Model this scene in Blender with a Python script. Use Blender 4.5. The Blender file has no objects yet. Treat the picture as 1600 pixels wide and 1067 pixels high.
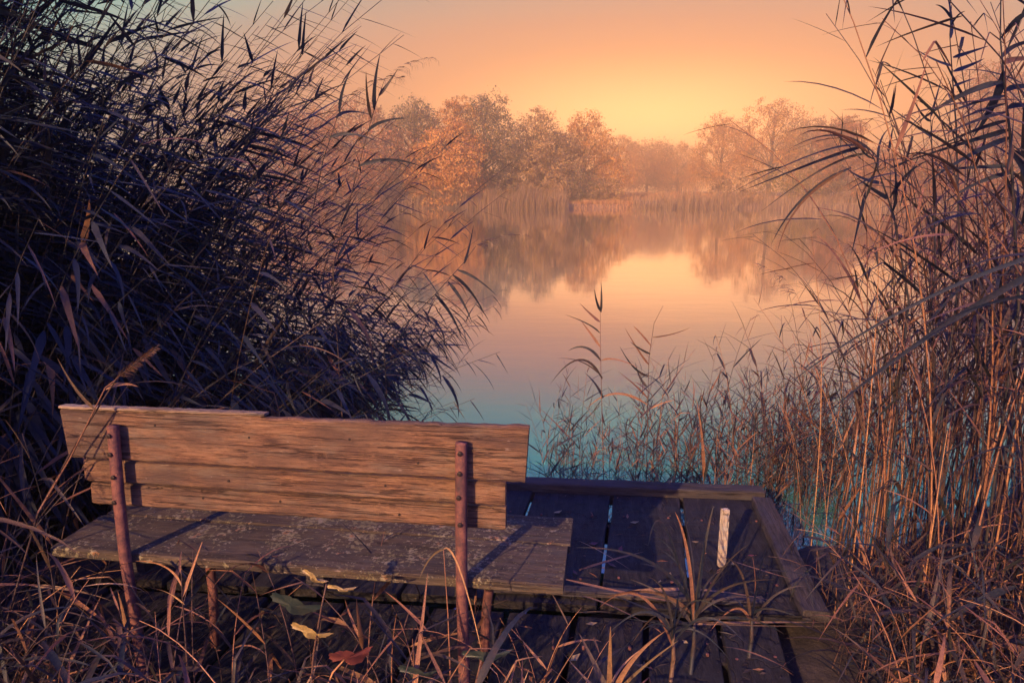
import bpy, math, random
import numpy as np
from mathutils import Vector, Matrix, Quaternion, noise as mnoise

random.seed(7)
rng = np.random.default_rng(7)
R = math.radians
sc = bpy.context.scene
C = sc.collection

# ------------------------------------------------------------------ camera
PITCH = R(12.0); CAM_H = 1.6; FPX = 1076.0
cam = bpy.data.cameras.new('camera'); camo = bpy.data.objects.new('camera', cam); C.objects.link(camo)
cam.sensor_width = 36.0; cam.lens = FPX / 1600.0 * 36.0
cam.clip_start = 0.02; cam.clip_end = 2000
camo.location = (0, 0, CAM_H); camo.rotation_euler = (R(90) - PITCH, 0, 0)
sc.camera = camo

def at(px, py, Y):
    """real-world point at forward distance Y seen at photo position (px, py)"""
    a = (px - 800) / FPX; b = -(py - 533.5) / FPX
    d = Vector((a, math.cos(PITCH) + b * math.sin(PITCH), -math.sin(PITCH) + b * math.cos(PITCH)))
    t = Y / d.y
    return Vector((d.x * t, Y, CAM_H + d.z * t))
def on(px, py, z):
    a = (px - 800) / FPX; b = -(py - 533.5) / FPX
    d = Vector((a, math.cos(PITCH) + b * math.sin(PITCH), -math.sin(PITCH) + b * math.cos(PITCH)))
    t = (z - CAM_H) / d.z
    return Vector((d.x * t, d.y * t, z))

# ------------------------------------------------------------------ world, sun, exposure
SUN_AZ = R(29.6); SUN_EL = R(23.0)          # light travels towards +x*sin, +y*cos, down
sun_to = Vector((-math.sin(SUN_AZ) * math.cos(SUN_EL), -math.cos(SUN_AZ) * math.cos(SUN_EL), math.sin(SUN_EL)))
GLOW = Vector((0.2045, 1.0465, 0.075)).normalized()

def lin(r, g, b):
    f = lambda c: (c / 255 / 12.92) if c / 255 <= 0.04045 else ((c / 255 + 0.055) / 1.055) ** 2.4
    return (f(r), f(g), f(b), 1)

world = bpy.data.worlds.new('World'); sc.world = world; world.use_nodes = True
wt = world.node_tree; wt.nodes.clear(); WN = wt.nodes; WL = wt.links
wout = WN.new('ShaderNodeOutputWorld')
sky = WN.new('ShaderNodeTexSky'); sky.sky_type = 'NISHITA'; sky.sun_disc = False
sky.sun_elevation = SUN_EL; sky.sun_rotation = math.atan2(sun_to.x, sun_to.y)
bg1 = WN.new('ShaderNodeBackground'); bg1.inputs['Strength'].default_value = 0.06
WL.new(sky.outputs[0], bg1.inputs['Color'])
tc = WN.new('ShaderNodeTexCoord')
sub = WN.new('ShaderNodeVectorMath'); sub.operation = 'SUBTRACT'; sub.inputs[1].default_value = GLOW
WL.new(tc.outputs['Generated'], sub.inputs[0])
scl = WN.new('ShaderNodeVectorMath'); scl.operation = 'MULTIPLY'; scl.inputs[1].default_value = (0.75, 1, 2.6)
WL.new(sub.outputs[0], scl.inputs[0])
ln = WN.new('ShaderNodeVectorMath'); ln.operation = 'LENGTH'; WL.new(scl.outputs[0], ln.inputs[0])
mm = WN.new('ShaderNodeMath'); mm.operation = 'DIVIDE'; mm.inputs[1].default_value = 1.5; WL.new(ln.outputs['Value'], mm.inputs[0])
rp = WN.new('ShaderNodeValToRGB'); WL.new(mm.outputs[0], rp.inputs[0])
SKY = [(0.0, (255, 180, 114)), (0.12, (255, 175, 110)), (0.26, (246, 166, 108)), (0.40, (214, 150, 114)),
       (0.52, (182, 149, 128)), (0.64, (140, 168, 155)), (0.80, (84, 160, 172)), (1.25, (70, 84, 225))]
while len(rp.color_ramp.elements) < len(SKY): rp.color_ramp.elements.new(0.5)
for e, (p, c) in zip(rp.color_ramp.elements, SKY): e.position = p / 1.5; e.color = lin(*c)
bg2 = WN.new('ShaderNodeBackground'); bg2.inputs['Strength'].default_value = 1.05
WL.new(rp.outputs[0], bg2.inputs['Color'])
gs = WN.new('ShaderNodeMapRange'); gs.interpolation_type = 'SMOOTHSTEP'     # the low sun's glow is brighter than the rest of the sky
gs.inputs['From Min'].default_value = 0.0; gs.inputs['From Max'].default_value = 0.34
gs.inputs['To Min'].default_value = 1.9; gs.inputs['To Max'].default_value = 0.80
WL.new(ln.outputs['Value'], gs.inputs['Value'])
g2 = WN.new('ShaderNodeMapRange'); g2.interpolation_type = 'SMOOTHSTEP'     # clear blue sky overhead and behind
g2.inputs['From Min'].default_value = 0.9; g2.inputs['From Max'].default_value = 1.5; g2.inputs['To Max'].default_value = 0.75
WL.new(ln.outputs['Value'], g2.inputs['Value'])
ga = WN.new('ShaderNodeMath'); ga.operation = 'ADD'; WL.new(gs.outputs[0], ga.inputs[0]); WL.new(g2.outputs[0], ga.inputs[1])
WL.new(ga.outputs[0], bg2.inputs['Strength'])
fr = WN.new('ShaderNodeMapRange'); fr.interpolation_type = 'SMOOTHSTEP'
fr.inputs['From Min'].default_value = 0.75; fr.inputs['From Max'].default_value = 1.5
fr.inputs['To Max'].default_value = 0.35
WL.new(ln.outputs['Value'], fr.inputs['Value'])
mx = WN.new('ShaderNodeMixShader'); WL.new(fr.outputs[0], mx.inputs[0]); WL.new(bg2.outputs[0], mx.inputs[1]); WL.new(bg1.outputs[0], mx.inputs[2])
WL.new(mx.outputs[0], wout.inputs['Surface'])

sl = bpy.data.lights.new('sun', 'SUN'); sl.energy = 5.0; sl.angle = R(0.6); sl.color = (1.0, 0.58, 0.33)
so = bpy.data.objects.new('sun', sl); C.objects.link(so)
so.rotation_euler = sun_to.to_track_quat('Z', 'Y').to_euler()

vs = sc.view_settings; vs.view_transform = 'Standard'; vs.look = 'None'; vs.gamma = 1; vs.use_curve_mapping = False
vs.exposure = 0.85
sc.render.engine = 'CYCLES'
cy = sc.cycles; cy.use_denoising = True; cy.max_bounces = 6; cy.diffuse_bounces = 2; cy.glossy_bounces = 3
cy.transmission_bounces = 4; cy.transparent_max_bounces = 8; cy.volume_bounces = 4
cy.sample_clamp_indirect = 6

# ------------------------------------------------------------------ materials
class NT:
    def __init__(s, name):
        s.m = bpy.data.materials.new(name); s.m.use_nodes = True
        s.t = s.m.node_tree; s.t.nodes.clear()
        s.out = s.t.nodes.new('ShaderNodeOutputMaterial')
    def n(s, typ, ins=None, **kw):
        nd = s.t.nodes.new('ShaderNode' + typ)
        for k, v in kw.items(): setattr(nd, k, v)
        for k, v in (ins or {}).items():
            if isinstance(v, bpy.types.NodeSocket): s.t.links.new(v, nd.inputs[k])
            else: nd.inputs[k].default_value = v
        return nd
    def ramp(s, fac, stops, interp='LINEAR'):
        nd = s.n('ValToRGB', {0: fac}); cr = nd.color_ramp; cr.interpolation = interp
        while len(cr.elements) < len(stops): cr.elements.new(0.5)
        for e, (p, c) in zip(cr.elements, stops):
            e.position = p; e.color = (c, c, c, 1) if isinstance(c, (int, float)) else (*c[:3], 1)
        return nd.outputs[0]
    def math(s, op, a, b=0.0):
        return s.n('Math', {0: a, 1: b}, operation=op).outputs[0]
    def mix(s, fac, a, b, mode='MIX'):
        nd = s.n('Mix', data_type='RGBA', blend_type=mode)
        for i, v in ((0, fac), (6, a), (7, b)):
            if isinstance(v, bpy.types.NodeSocket): s.t.links.new(v, nd.inputs[i])
            else: nd.inputs[i].default_value = v if i == 0 else (*v[:3], 1)
        return nd.outputs[2]
    def coords(s, scale=(1, 1, 1), kind='Object', offset_random=True):
        v = s.n('TexCoord').outputs[kind]
        if offset_random:
            r = s.n('ObjectInfo').outputs['Random']
            o = s.n('CombineXYZ', {0: s.math('MULTIPLY', r, 37.0), 1: s.math('MULTIPLY', r, 91.0), 2: s.math('MULTIPLY', r, 53.0)}).outputs[0]
            v = s.n('VectorMath', {0: v, 1: o}, operation='ADD').outputs[0]
        return s.n('Mapping', {0: v, 3: scale}).outputs[0]
    def surf(s, sh): s.t.links.new(sh, s.out.inputs['Surface'])
    def rnd(s):
        a = s.n('ObjectInfo').outputs['Random']; b = s.n('NewGeometry').outputs['Random Per Island']
        return s.math('FRACT', s.math('ADD', a, b))

def leaf_mat(name, stops, rough=0.55, trans=0.25, spots=0.35):
    t = NT(name)
    c = t.ramp(t.rnd(), stops)
    v = t.coords((6, 6, 6))
    nz = t.n('TexNoise', {'Vector': v, 'Scale': 3.0, 'Detail': 4.0}).outputs[0]
    c = t.mix(t.ramp(nz, [(0.45, 0.0), (0.75, spots)]), c, (0.16, 0.07, 0.03))
    fine = t.n('TexNoise', {'Vector': t.coords((60, 60, 60)), 'Scale': 2.0, 'Detail': 2.0}).outputs[0]
    c = t.mix(1.0, c, t.ramp(fine, [(0.3, 0.75), (0.7, 1.15)]), 'MULTIPLY')
    p = t.n('BsdfPrincipled', {'Base Color': c, 'Roughness': rough, 'Specular IOR Level': 0.3})
    tr = t.n('BsdfTranslucent', {'Color': c})
    t.surf(t.n('MixShader', {0: trans, 1: p.outputs[0], 2: tr.outputs[0]}).outputs[0])
    return t.m

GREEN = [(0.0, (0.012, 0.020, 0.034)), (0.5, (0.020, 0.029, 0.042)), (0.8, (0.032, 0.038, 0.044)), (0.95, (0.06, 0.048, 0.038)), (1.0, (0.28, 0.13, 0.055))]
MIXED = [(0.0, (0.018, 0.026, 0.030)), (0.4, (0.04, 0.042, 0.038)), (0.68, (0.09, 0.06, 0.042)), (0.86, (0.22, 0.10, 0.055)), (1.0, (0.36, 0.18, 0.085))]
DRY = [(0.0, (0.13, 0.10, 0.05)), (0.35, (0.26, 0.15, 0.07)), (0.65, (0.34, 0.16, 0.07)), (0.85, (0.42, 0.25, 0.12)), (1.0, (0.5, 0.34, 0.17))]
M = {}
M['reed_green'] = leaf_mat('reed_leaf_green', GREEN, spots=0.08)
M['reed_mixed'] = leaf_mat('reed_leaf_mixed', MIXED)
M['reed_dry'] = leaf_mat('reed_leaf_dry', DRY, trans=0.15)
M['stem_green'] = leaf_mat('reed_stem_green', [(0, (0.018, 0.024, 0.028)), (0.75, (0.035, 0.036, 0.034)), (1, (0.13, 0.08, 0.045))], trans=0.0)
M['stem_dry'] = leaf_mat('reed_stem_dry', [(0, (0.03, 0.026, 0.026)), (0.5, (0.09, 0.052, 0.038)), (0.78, (0.26, 0.12, 0.06)), (1, (0.44, 0.23, 0.10))], trans=0.0)
M['meadow'] = leaf_mat('meadow_grass', [(0, (0.34, 0.17, 0.06)), (0.5, (0.5, 0.25, 0.08)), (1, (0.6, 0.34, 0.12))])
M['reed_far'] = leaf_mat('far_reed_leaf', [(0, (0.20, 0.13, 0.06)), (0.5, (0.34, 0.21, 0.09)), (1, (0.5, 0.32, 0.14))])
M['plume'] = leaf_mat('reed_plume', [(0, (0.14, 0.10, 0.07)), (1, (0.30, 0.20, 0.12))], rough=0.9)

def crown_mat(name, a, b, c_):
    t = NT(name)
    c = t.ramp(t.rnd(), [(0.0, a), (0.5, b), (1.0, c_)])
    nz = t.n('TexNoise', {'Vector': t.coords((1, 1, 1)), 'Scale': 0.35, 'Detail': 3.0}).outputs[0]
    c = t.mix(t.ramp(nz, [(0.45, 0.0), (0.65, 0.45)]), c, a)
    p = t.n('BsdfPrincipled', {'Base Color': c, 'Roughness': 0.7, 'Specular IOR Level': 0.2})
    tr = t.n('BsdfTranslucent', {'Color': c})
    t.surf(t.n('MixShader', {0: 0.3, 1: p.outputs[0], 2: tr.outputs[0]}).outputs[0])
    return t.m
M['crown_orange'] = crown_mat('autumn_leaves_orange', (0.38, 0.16, 0.04), (0.68, 0.30, 0.06), (0.76, 0.46, 0.11))
M['crown_rust'] = crown_mat('autumn_leaves_rust', (0.20, 0.09, 0.04), (0.44, 0.18, 0.06), (0.60, 0.27, 0.08))
M['crown_olive'] = crown_mat('autumn_leaves_olive', (0.11, 0.09, 0.04), (0.26, 0.18, 0.07), (0.45, 0.26, 0.09))
M['crown_tan'] = crown_mat('autumn_leaves_tan', (0.28, 0.18, 0.07), (0.50, 0.30, 0.10), (0.62, 0.38, 0.13))
M['crown_yellow'] = crown_mat('autumn_leaves_yellow', (0.14, 0.10, 0.03), (0.34, 0.22, 0.05), (0.48, 0.30, 0.07))

t = NT('bark')
nz = t.n('TexNoise', {'Vector': t.coords((3, 3, 0.7)), 'Scale': 4.0, 'Detail': 5.0}).outputs[0]
t.surf(t.n('BsdfPrincipled', {'Base Color': t.ramp(nz, [(0.3, (0.03, 0.022, 0.018)), (0.7, (0.11, 0.08, 0.06))]), 'Roughness': 0.9}).outputs[0])
M['bark'] = t.m

def wood_mat(name, cols, grain=(1.2, 18, 18), lichen=0.0, dark=0.6, wear=True, rough=0.8):
    t = NT(name)
    v = t.coords(grain)
    base = t.n('TexNoise', {'Vector': v, 'Scale': 2.2, 'Detail': 8.0, 'Roughness': 0.62, 'Distortion': 0.6}).outputs[0]
    fine = t.n('TexNoise', {'Vector': t.coords((grain[0] * 4, grain[1] * 5, grain[2] * 5)), 'Scale': 3.0, 'Detail': 7.0, 'Roughness': 0.78}).outputs[0]
    c = t.ramp(base, [(0.25, cols[0]), (0.45, cols[1]), (0.6, cols[2]), (0.8, cols[3])])
    c = t.mix(1.0, c, t.ramp(fine, [(0.34, 0.16), (0.47, 0.85), (0.66, 1.35)]), 'MULTIPLY')
    big = t.n('TexNoise', {'Vector': t.coords((2.2, 5, 5)), 'Scale': 1.6, 'Detail': 4.0}).outputs[0]
    c = t.mix(t.ramp(big, [(0.42, 0.0), (0.68, dark)]), c, (cols[1][0] * 0.5, cols[1][1] * 0.62, cols[1][2] * 0.85))
    gry = t.n('TexNoise', {'Vector': t.coords((3, 14, 14)), 'Scale': 2.4, 'Detail': 5.0, 'Roughness': 0.65}).outputs[0]
    c = t.mix(t.ramp(gry, [(0.5, 0.0), (0.66, 0.45)]), c, (cols[2][0] * 0.75, cols[2][1] * 1.05, cols[2][2] * 1.35))
    if wear:   # pale remains of old paint in flecks along the grain
        fl = t.n('TexNoise', {'Vector': t.coords((9, 46, 46)), 'Scale': 2.0, 'Detail': 5.0, 'Roughness': 0.65}).outputs[0]
        c = t.mix(t.ramp(fl, [(0.64, 0.0), (0.70, 0.45)]), c, (0.40, 0.31, 0.22))
    ck = t.n('TexNoise', {'Vector': t.coords((grain[0] * 0.7, grain[1] * 3.2, grain[2] * 3.2)), 'Scale': 1.0, 'Detail': 3.0, 'Distortion': 0.3}).outputs[0]
    ckf = t.ramp(ck, [(0.476, 0.0), (0.495, 0.75), (0.514, 0.0)])       # drying cracks along the grain
    ckb = t.n('TexNoise', {'Vector': t.coords((1.5, 4, 4)), 'Scale': 1.3}).outputs[0]
    ckf = t.math('MULTIPLY', ckf, t.ramp(ckb, [(0.40, 0.0), (0.52, 1.0)]))
    c = t.mix(ckf, c, (0.018, 0.012, 0.01))
    kn = t.n('TexVoronoi', {'Vector': t.coords((2.6, 9, 9)), 'Scale': 1.0}).outputs['Distance']
    c = t.mix(t.ramp(kn, [(0.03, 0.75), (0.10, 0.0)]), c, (0.05, 0.03, 0.025))
    h = t.math('SUBTRACT', t.math('ADD', fine, t.math('MULTIPLY', base, 0.6)), t.math('MULTIPLY', ckf, 1.2))
    if lichen:
        lv = t.coords((1, 1, 1))
        l1 = t.n('TexNoise', {'Vector': lv, 'Scale': 5.0, 'Detail': 3.0}).outputs[0]
        l2 = t.n('TexNoise', {'Vector': lv, 'Scale': 62.0, 'Detail': 5.0, 'Roughness': 0.7}).outputs[0]
        lm = t.math('ADD', t.math('MULTIPLY', l1, 0.55), l2)
        lf = t.ramp(lm, [(0.835 - 0.03 * lichen, 0.0), (0.865 - 0.03 * lichen, 0.9)])
        l3 = t.n('TexNoise', {'Vector': lv, 'Scale': 20.0}).outputs[0]
        lc = t.ramp(l3, [(0.3, (0.14, 0.12, 0.06)), (0.5, (0.24, 0.21, 0.10)), (0.62, (0.30, 0.27, 0.17)), (0.72, (0.34, 0.17, 0.07))])
        c = t.mix(lf, c, lc); h = t.math('ADD', h, t.math('MULTIPLY', lf, 0.8))
    bp = t.n('Bump', {'Strength': 0.8, 'Distance': 0.008, 'Height': h}).outputs[0]
    t.surf(t.n('BsdfPrincipled', {'Base Color': c, 'Roughness': rough, 'Specular IOR Level': 0.25, 'Normal': bp}).outputs[0])
    return t.m
M['back_wood'] = wood_mat('weathered_bench_wood', [(0.07, 0.038, 0.03), (0.17, 0.092, 0.05), (0.25, 0.142, 0.074), (0.33, 0.215, 0.125)], grain=(1.7, 15, 15), dark=0.9)
M['seat_wood'] = wood_mat('lichened_seat_wood', [(0.035, 0.027, 0.02), (0.078, 0.057, 0.036), (0.115, 0.086, 0.052), (0.165, 0.126, 0.075)], lichen=0.3)
M['cap_wood'] = wood_mat('pale_split_wood', [(0.16, 0.10, 0.06), (0.28, 0.19, 0.11), (0.38, 0.28, 0.17), (0.46, 0.36, 0.24)], wear=False)
M['deck_wood'] = wood_mat('shade_toned_deck_wood', [(0.008, 0.0075, 0.007), (0.020, 0.018, 0.016), (0.036, 0.032, 0.028), (0.07, 0.06, 0.05)], grain=(12, 1.6, 12), wear=False, dark=0.55)  # weathered wood; shadow from an unbuilt caster is put into the dark tone
M['beam_wood'] = wood_mat('grey_beam_wood', [(0.03, 0.026, 0.025), (0.055, 0.046, 0.042), (0.08, 0.066, 0.058), (0.12, 0.10, 0.085)], grain=(1.2, 16, 16), wear=False)
M['pale_wood'] = wood_mat('pale_bare_wood', [(0.40, 0.30, 0.18), (0.52, 0.40, 0.25), (0.62, 0.50, 0.32), (0.68, 0.56, 0.38)], grain=(16, 16, 2.2), wear=False, dark=0.5)

t = NT('rusty_pipe')
v = t.coords((1, 1, 1))
a = t.n('TexNoise', {'Vector': v, 'Scale': 22.0, 'Detail': 6.0, 'Roughness': 0.65}).outputs[0]
b = t.n('TexNoise', {'Vector': v, 'Scale': 90.0, 'Detail': 4.0}).outputs[0]
c = t.ramp(a, [(0.3, (0.035, 0.02, 0.022)), (0.45, (0.10, 0.04, 0.035)), (0.6, (0.19, 0.075, 0.05)), (0.75, (0.26, 0.13, 0.09))])
c = t.mix(t.ramp(b, [(0.58, 0.0), (0.66, 0.7)]), c, (0.06, 0.03, 0.03))
bp = t.n('Bump', {'Strength': 0.6, 'Distance': 0.002, 'Height': t.math('ADD', a, b)}).outputs[0]
t.surf(t.n('BsdfPrincipled', {'Base Color': c, 'Roughness': 0.75, 'Metallic': 0.1, 'Normal': bp}).outputs[0])
M['rust'] = t.m
t = NT('dark_screw')
t.surf(t.n('BsdfPrincipled', {'Base Color': (0.03, 0.022, 0.02, 1), 'Roughness': 0.6, 'Metallic': 0.6}).outputs[0]); M['screw'] = t.m

t = NT('bank_ground')
v = t.coords((1, 1, 1), offset_random=False)
a = t.n('TexNoise', {'Vector': v, 'Scale': 0.25, 'Detail': 6.0}).outputs[0]
b = t.n('TexNoise', {'Vector': v, 'Scale': 9.0, 'Detail': 6.0, 'Roughness': 0.7}).outputs[0]
c = t.ramp(a, [(0.35, (0.09, 0.065, 0.03)), (0.5, (0.22, 0.12, 0.05)), (0.65, (0.30, 0.17, 0.06))])
soil = t.ramp(b, [(0.3, (0.012, 0.010, 0.009)), (0.7, (0.05, 0.038, 0.028))])
yy = t.n('SeparateXYZ', {0: t.n('TexCoord').outputs['Object']}).outputs[1]
c = t.mix(t.ramp(t.math('DIVIDE', yy, 100.0), [(0.2, 0.0), (0.6, 1.0)]), soil, c)
c = t.mix(0.5, c, t.mix(1.0, c, t.ramp(b, [(0.3, 0.4), (0.7, 1.5)]), 'MULTIPLY'))
t.surf(t.n('BsdfPrincipled', {'Base Color': c, 'Roughness': 0.95, 'Normal': t.n('Bump', {'Strength': 0.5, 'Distance': 0.05, 'Height': b}).outputs[0]}).outputs[0])
M['ground'] = t.m

t = NT('pond_water')
v = t.n('TexCoord').outputs['Object']
w1 = t.n('TexNoise', {'Vector': t.n('Mapping', {0: v, 3: (0.9, 2.2, 1)}).outputs[0], 'Scale': 1.6, 'Detail': 3.0, 'Distortion': 0.4}).outputs[0]
w2 = t.n('TexNoise', {'Vector': t.n('Mapping', {0: v, 3: (0.12, 0.5, 1)}).outputs[0], 'Scale': 1.0, 'Detail': 2.0}).outputs[0]
h = t.math('ADD', t.math('MULTIPLY', w1, 0.35), w2)
bp = t.n('Bump', {'Strength': 0.07, 'Distance': 0.05, 'Height': h}).outputs[0]
body = t.n('BsdfDiffuse', {'Color': (0.05, 0.19, 0.13, 1)}).outputs[0]
gl = t.n('BsdfGlossy', {'Color': (0.95, 0.95, 0.95, 1), 'Roughness': 0.03, 'Normal': bp}).outputs[0]
fz = t.n('Fresnel', {'IOR': 1.4, 'Normal': bp}).outputs[0]
fc = t.n('Clamp', {0: t.math('ADD', t.math('MULTIPLY', fz, 1.4), 0.2)}).outputs[0]      # calm turbid water, reflection raised above plain Fresnel
t.surf(t.n('MixShader', {0: fc, 1: body, 2: gl}).outputs[0])
M['water'] = t.m

def flat_leaf_mat(name, a, b):
    t = NT(name)
    nz = t.n('TexNoise', {'Vector': t.coords((1, 1, 1)), 'Scale': 25.0, 'Detail': 4.0}).outputs[0]
    c = t.ramp(nz, [(0.35, a), (0.65, b)])
    p = t.n('BsdfPrincipled', {'Base Color': c, 'Roughness': 0.5})
    t.surf(t.n('MixShader', {0: 0.2, 1: p.outputs[0], 2: t.n('BsdfTranslucent', {'Color': c}).outputs[0]}).outputs[0])
    return t.m
M['leaf_yellow'] = flat_leaf_mat('yellow_leaf', (0.24, 0.17, 0.06), (0.42, 0.31, 0.12))
M['leaf_red'] = flat_leaf_mat('red_leaf', (0.09, 0.025, 0.03), (0.17, 0.05, 0.04))
M['leaf_green'] = flat_leaf_mat('green_leaf', (0.018, 0.035, 0.035), (0.05, 0.06, 0.045))

# ------------------------------------------------------------------ mesh helpers
def mesh_np(name, V, Fq, mat, smooth=False, Ft=None):
    V = np.asarray(V, dtype=np.float32); me = bpy.data.meshes.new(name)
    Fq = np.asarray(Fq, dtype=np.int32).reshape(-1, 4) if Fq is not None and len(Fq) else np.zeros((0, 4), np.int32)
    Ft = np.asarray(Ft, dtype=np.int32).reshape(-1, 3) if Ft is not None and len(Ft) else np.zeros((0, 3), np.int32)
    nq, nt = len(Fq), len(Ft)
    me.vertices.add(len(V)); me.vertices.foreach_set('co', V.ravel())
    me.loops.add(nq * 4 + nt * 3); me.loops.foreach_set('vertex_index', np.concatenate([Fq.ravel(), Ft.ravel()]))
    me.polygons.add(nq + nt)
    me.polygons.foreach_set('loop_start', np.concatenate([np.arange(nq) * 4, nq * 4 + np.arange(nt) * 3]).astype(np.int32))
    me.polygons.foreach_set('use_smooth', np.full(nq + nt, smooth))
    me.update(calc_edges=True); me.materials.append(mat)
    return me
def obj(name, me, parent=None, matrix=None):
    o = bpy.data.objects.new(name, me); C.objects.link(o)
    if parent: o.parent = parent
    if matrix is not None: o.matrix_basis = matrix
    return o
def empty(name, loc=(0, 0, 0), rz=0, scale=1.0):
    o = bpy.data.objects.new(name, None); C.objects.link(o); o.empty_display_size = 0.1
    o.location = loc; o.rotation_euler = (0, 0, rz); o.scale = (scale,) * 3
    return o
def tag(o, label=None, cat=None, group=None, kind=None):
    for k, v in (('label', label), ('category', cat), ('group', group), ('kind', kind)):
        if v: o[k] = v
    return o
def frame_from(d, up=Vector((0, 0, 1))):
    x = d.normalized(); y = up.cross(x)
    if y.length < 1e-4: y = Vector((0, 1, 0)).cross(x)
    y.normalize(); z = x.cross(y)
    return Matrix((x, y, z)).transposed()
def tube(pts, radii, ns=6, cap=True):
    pts = [Vector(p) for p in pts]; V = []; F = []; T = []
    n = len(pts); ref = Vector((0.3, 0.9, 0.1))
    for i, p in enumerate(pts):
        d = (pts[min(i + 1, n - 1)] - pts[max(i - 1, 0)]).normalized()
        a = d.cross(ref)
        if a.length < 1e-3: a = d.cross(Vector((1, 0, 0)))
        a.normalize(); b = d.cross(a)
        r = radii[i] if hasattr(radii, '__len__') else radii
        for k in range(ns):
            th = 2 * math.pi * k / ns; V.append(p + (a * math.cos(th) + b * math.sin(th)) * r)
    for i in range(n - 1):
        for k in range(ns):
            k2 = (k + 1) % ns; F.append((i * ns + k, i * ns + k2, (i + 1) * ns + k2, (i + 1) * ns + k))
    if cap:
        for base, c in ((0, pts[0]), ((n - 1) * ns, pts[-1])):
            ci = len(V); V.append(c)
            for k in range(ns): T.append((base + k, base + (k + 1) % ns, ci))
    return [tuple(v) for v in V], F, T
def join(parts):
    V = []; Q = []; T = []
    for v, q, t_ in parts:
        o = len(V); V += list(v); Q += [tuple(i + o for i in f) for f in q]; T += [tuple(i + o for i in f) for f in t_]
    return V, Q, T

# ------------------------------------------------------------------ haze, ground, water
def haze_box():
    x0, x1, y0, y1, z0, z1 = -220, 220, -60, 330, -3.2, 23
    V = [(x, y, z) for z in (z0, z1) for y in (y0, y1) for x in (x0, x1)]
    F = [(0, 2, 3, 1), (4, 5, 7, 6), (0, 1, 5, 4), (2, 6, 7, 3), (0, 4, 6, 2), (1, 3, 7, 5)]
    m = bpy.data.materials.new('haze_air'); m.use_nodes = True; nt = m.node_tree; nt.nodes.clear()
    out = nt.nodes.new('ShaderNodeOutputMaterial'); pv = nt.nodes.new('ShaderNodeVolumePrincipled')
    pv.inputs['Color'].default_value = (1.0, 0.86, 0.50, 1); pv.inputs['Density'].default_value = 0.0047; pv.inputs['Anisotropy'].default_value = 0.85
    nt.links.new(pv.outputs[0], out.inputs['Volume'])
    o = obj('haze', mesh_np('haze', V, F, m)); tag(o, 'warm autumn haze hanging over the pond', 'haze', kind='stuff')
haze_box()

WATER_Z = -0.3
def sstep(a, b, x):
    u = np.clip((x - a) / (b - a), 0, 1); return u * u * (3 - 2 * u)
def ground_z(x, y):
    x = np.asarray(x, float); y = np.asarray(y, float)
    near = 3.3 + 0.25 * np.sin(x * 1.3) + np.where(x < -2.2, (-2.2 - x) * 0.5, 0) * 1.0 + np.where(x > 2.0, (x - 2.0) * 0.9, 0) + 0.55 * sstep(1.2, 1.5, x)
    near = np.minimum(near, 60)
    far = 103.0 + 1.5 * np.sin(x * 0.09) + 0.8 * np.sin(x * 0.31 + 1) - np.where(x > 30, (x - 30) * 0.25, 0)
    bank_n = 1 - sstep(near - 0.9, near + 0.5, y); bank_f = sstep(far - 0.8, far + 1.5, y)
    land = np.maximum(bank_n, bank_f)
    hill = 0.55 * bank_f + 0.012 * np.clip(y - 108, 0, 200) * bank_f + 0.25 * bank_f * np.sin(x * 0.07) * np.sin(y * 0.05)
    return -1.3 + land * (1.3 - 0.14) + hill + np.where(bank_n > 0.5, 0.02 * np.sin(x * 3.1) * np.sin(y * 2.3), 0)
xs = np.concatenate([np.linspace(-215, -60, 22), np.linspace(-56, -8, 25), np.linspace(-7, 7, 71), np.linspace(8, 70, 32), np.linspace(76, 215, 20)])
ys = np.concatenate([np.linspace(-55, -3, 10), np.linspace(-2, 8, 51), np.linspace(10, 96, 20), np.linspace(98, 112, 29), np.linspace(116, 325, 34)])
GX, GY = np.meshgrid(xs, ys)
V = np.stack([GX, GY, ground_z(GX, GY)], -1).reshape(-1, 3)
nx_ = len(xs); idx = np.arange(len(V)).reshape(len(ys), nx_)
Fq = np.stack([idx[:-1, :-1], idx[:-1, 1:], idx[1:, 1:], idx[1:, :-1]], -1).reshape(-1, 4)
tag(obj('ground', mesh_np('ground', V, Fq, M['ground'], True)), kind='structure')
tag(obj('water', mesh_np('water', [(-210, -20, WATER_Z), (210, -20, WATER_Z), (210, 118, WATER_Z), (-210, 118, WATER_Z)], [(0, 1, 2, 3)], M['water'])), kind='structure')

# ------------------------------------------------------------------ bench
B0 = Vector((-1.583, 2.161, 0)); B1 = Vector((0.158, 1.924, 0))
BANG = math.atan2(B1.y - B0.y, B1.x - B0.x); BLEN = (B1 - B0).length
bench = empty('wooden_bench', (B0.x, B0.y, 0), BANG)
tag(bench, 'old weathered wooden bench with rusty pipe posts, standing on the dark deck', 'bench')

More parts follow.
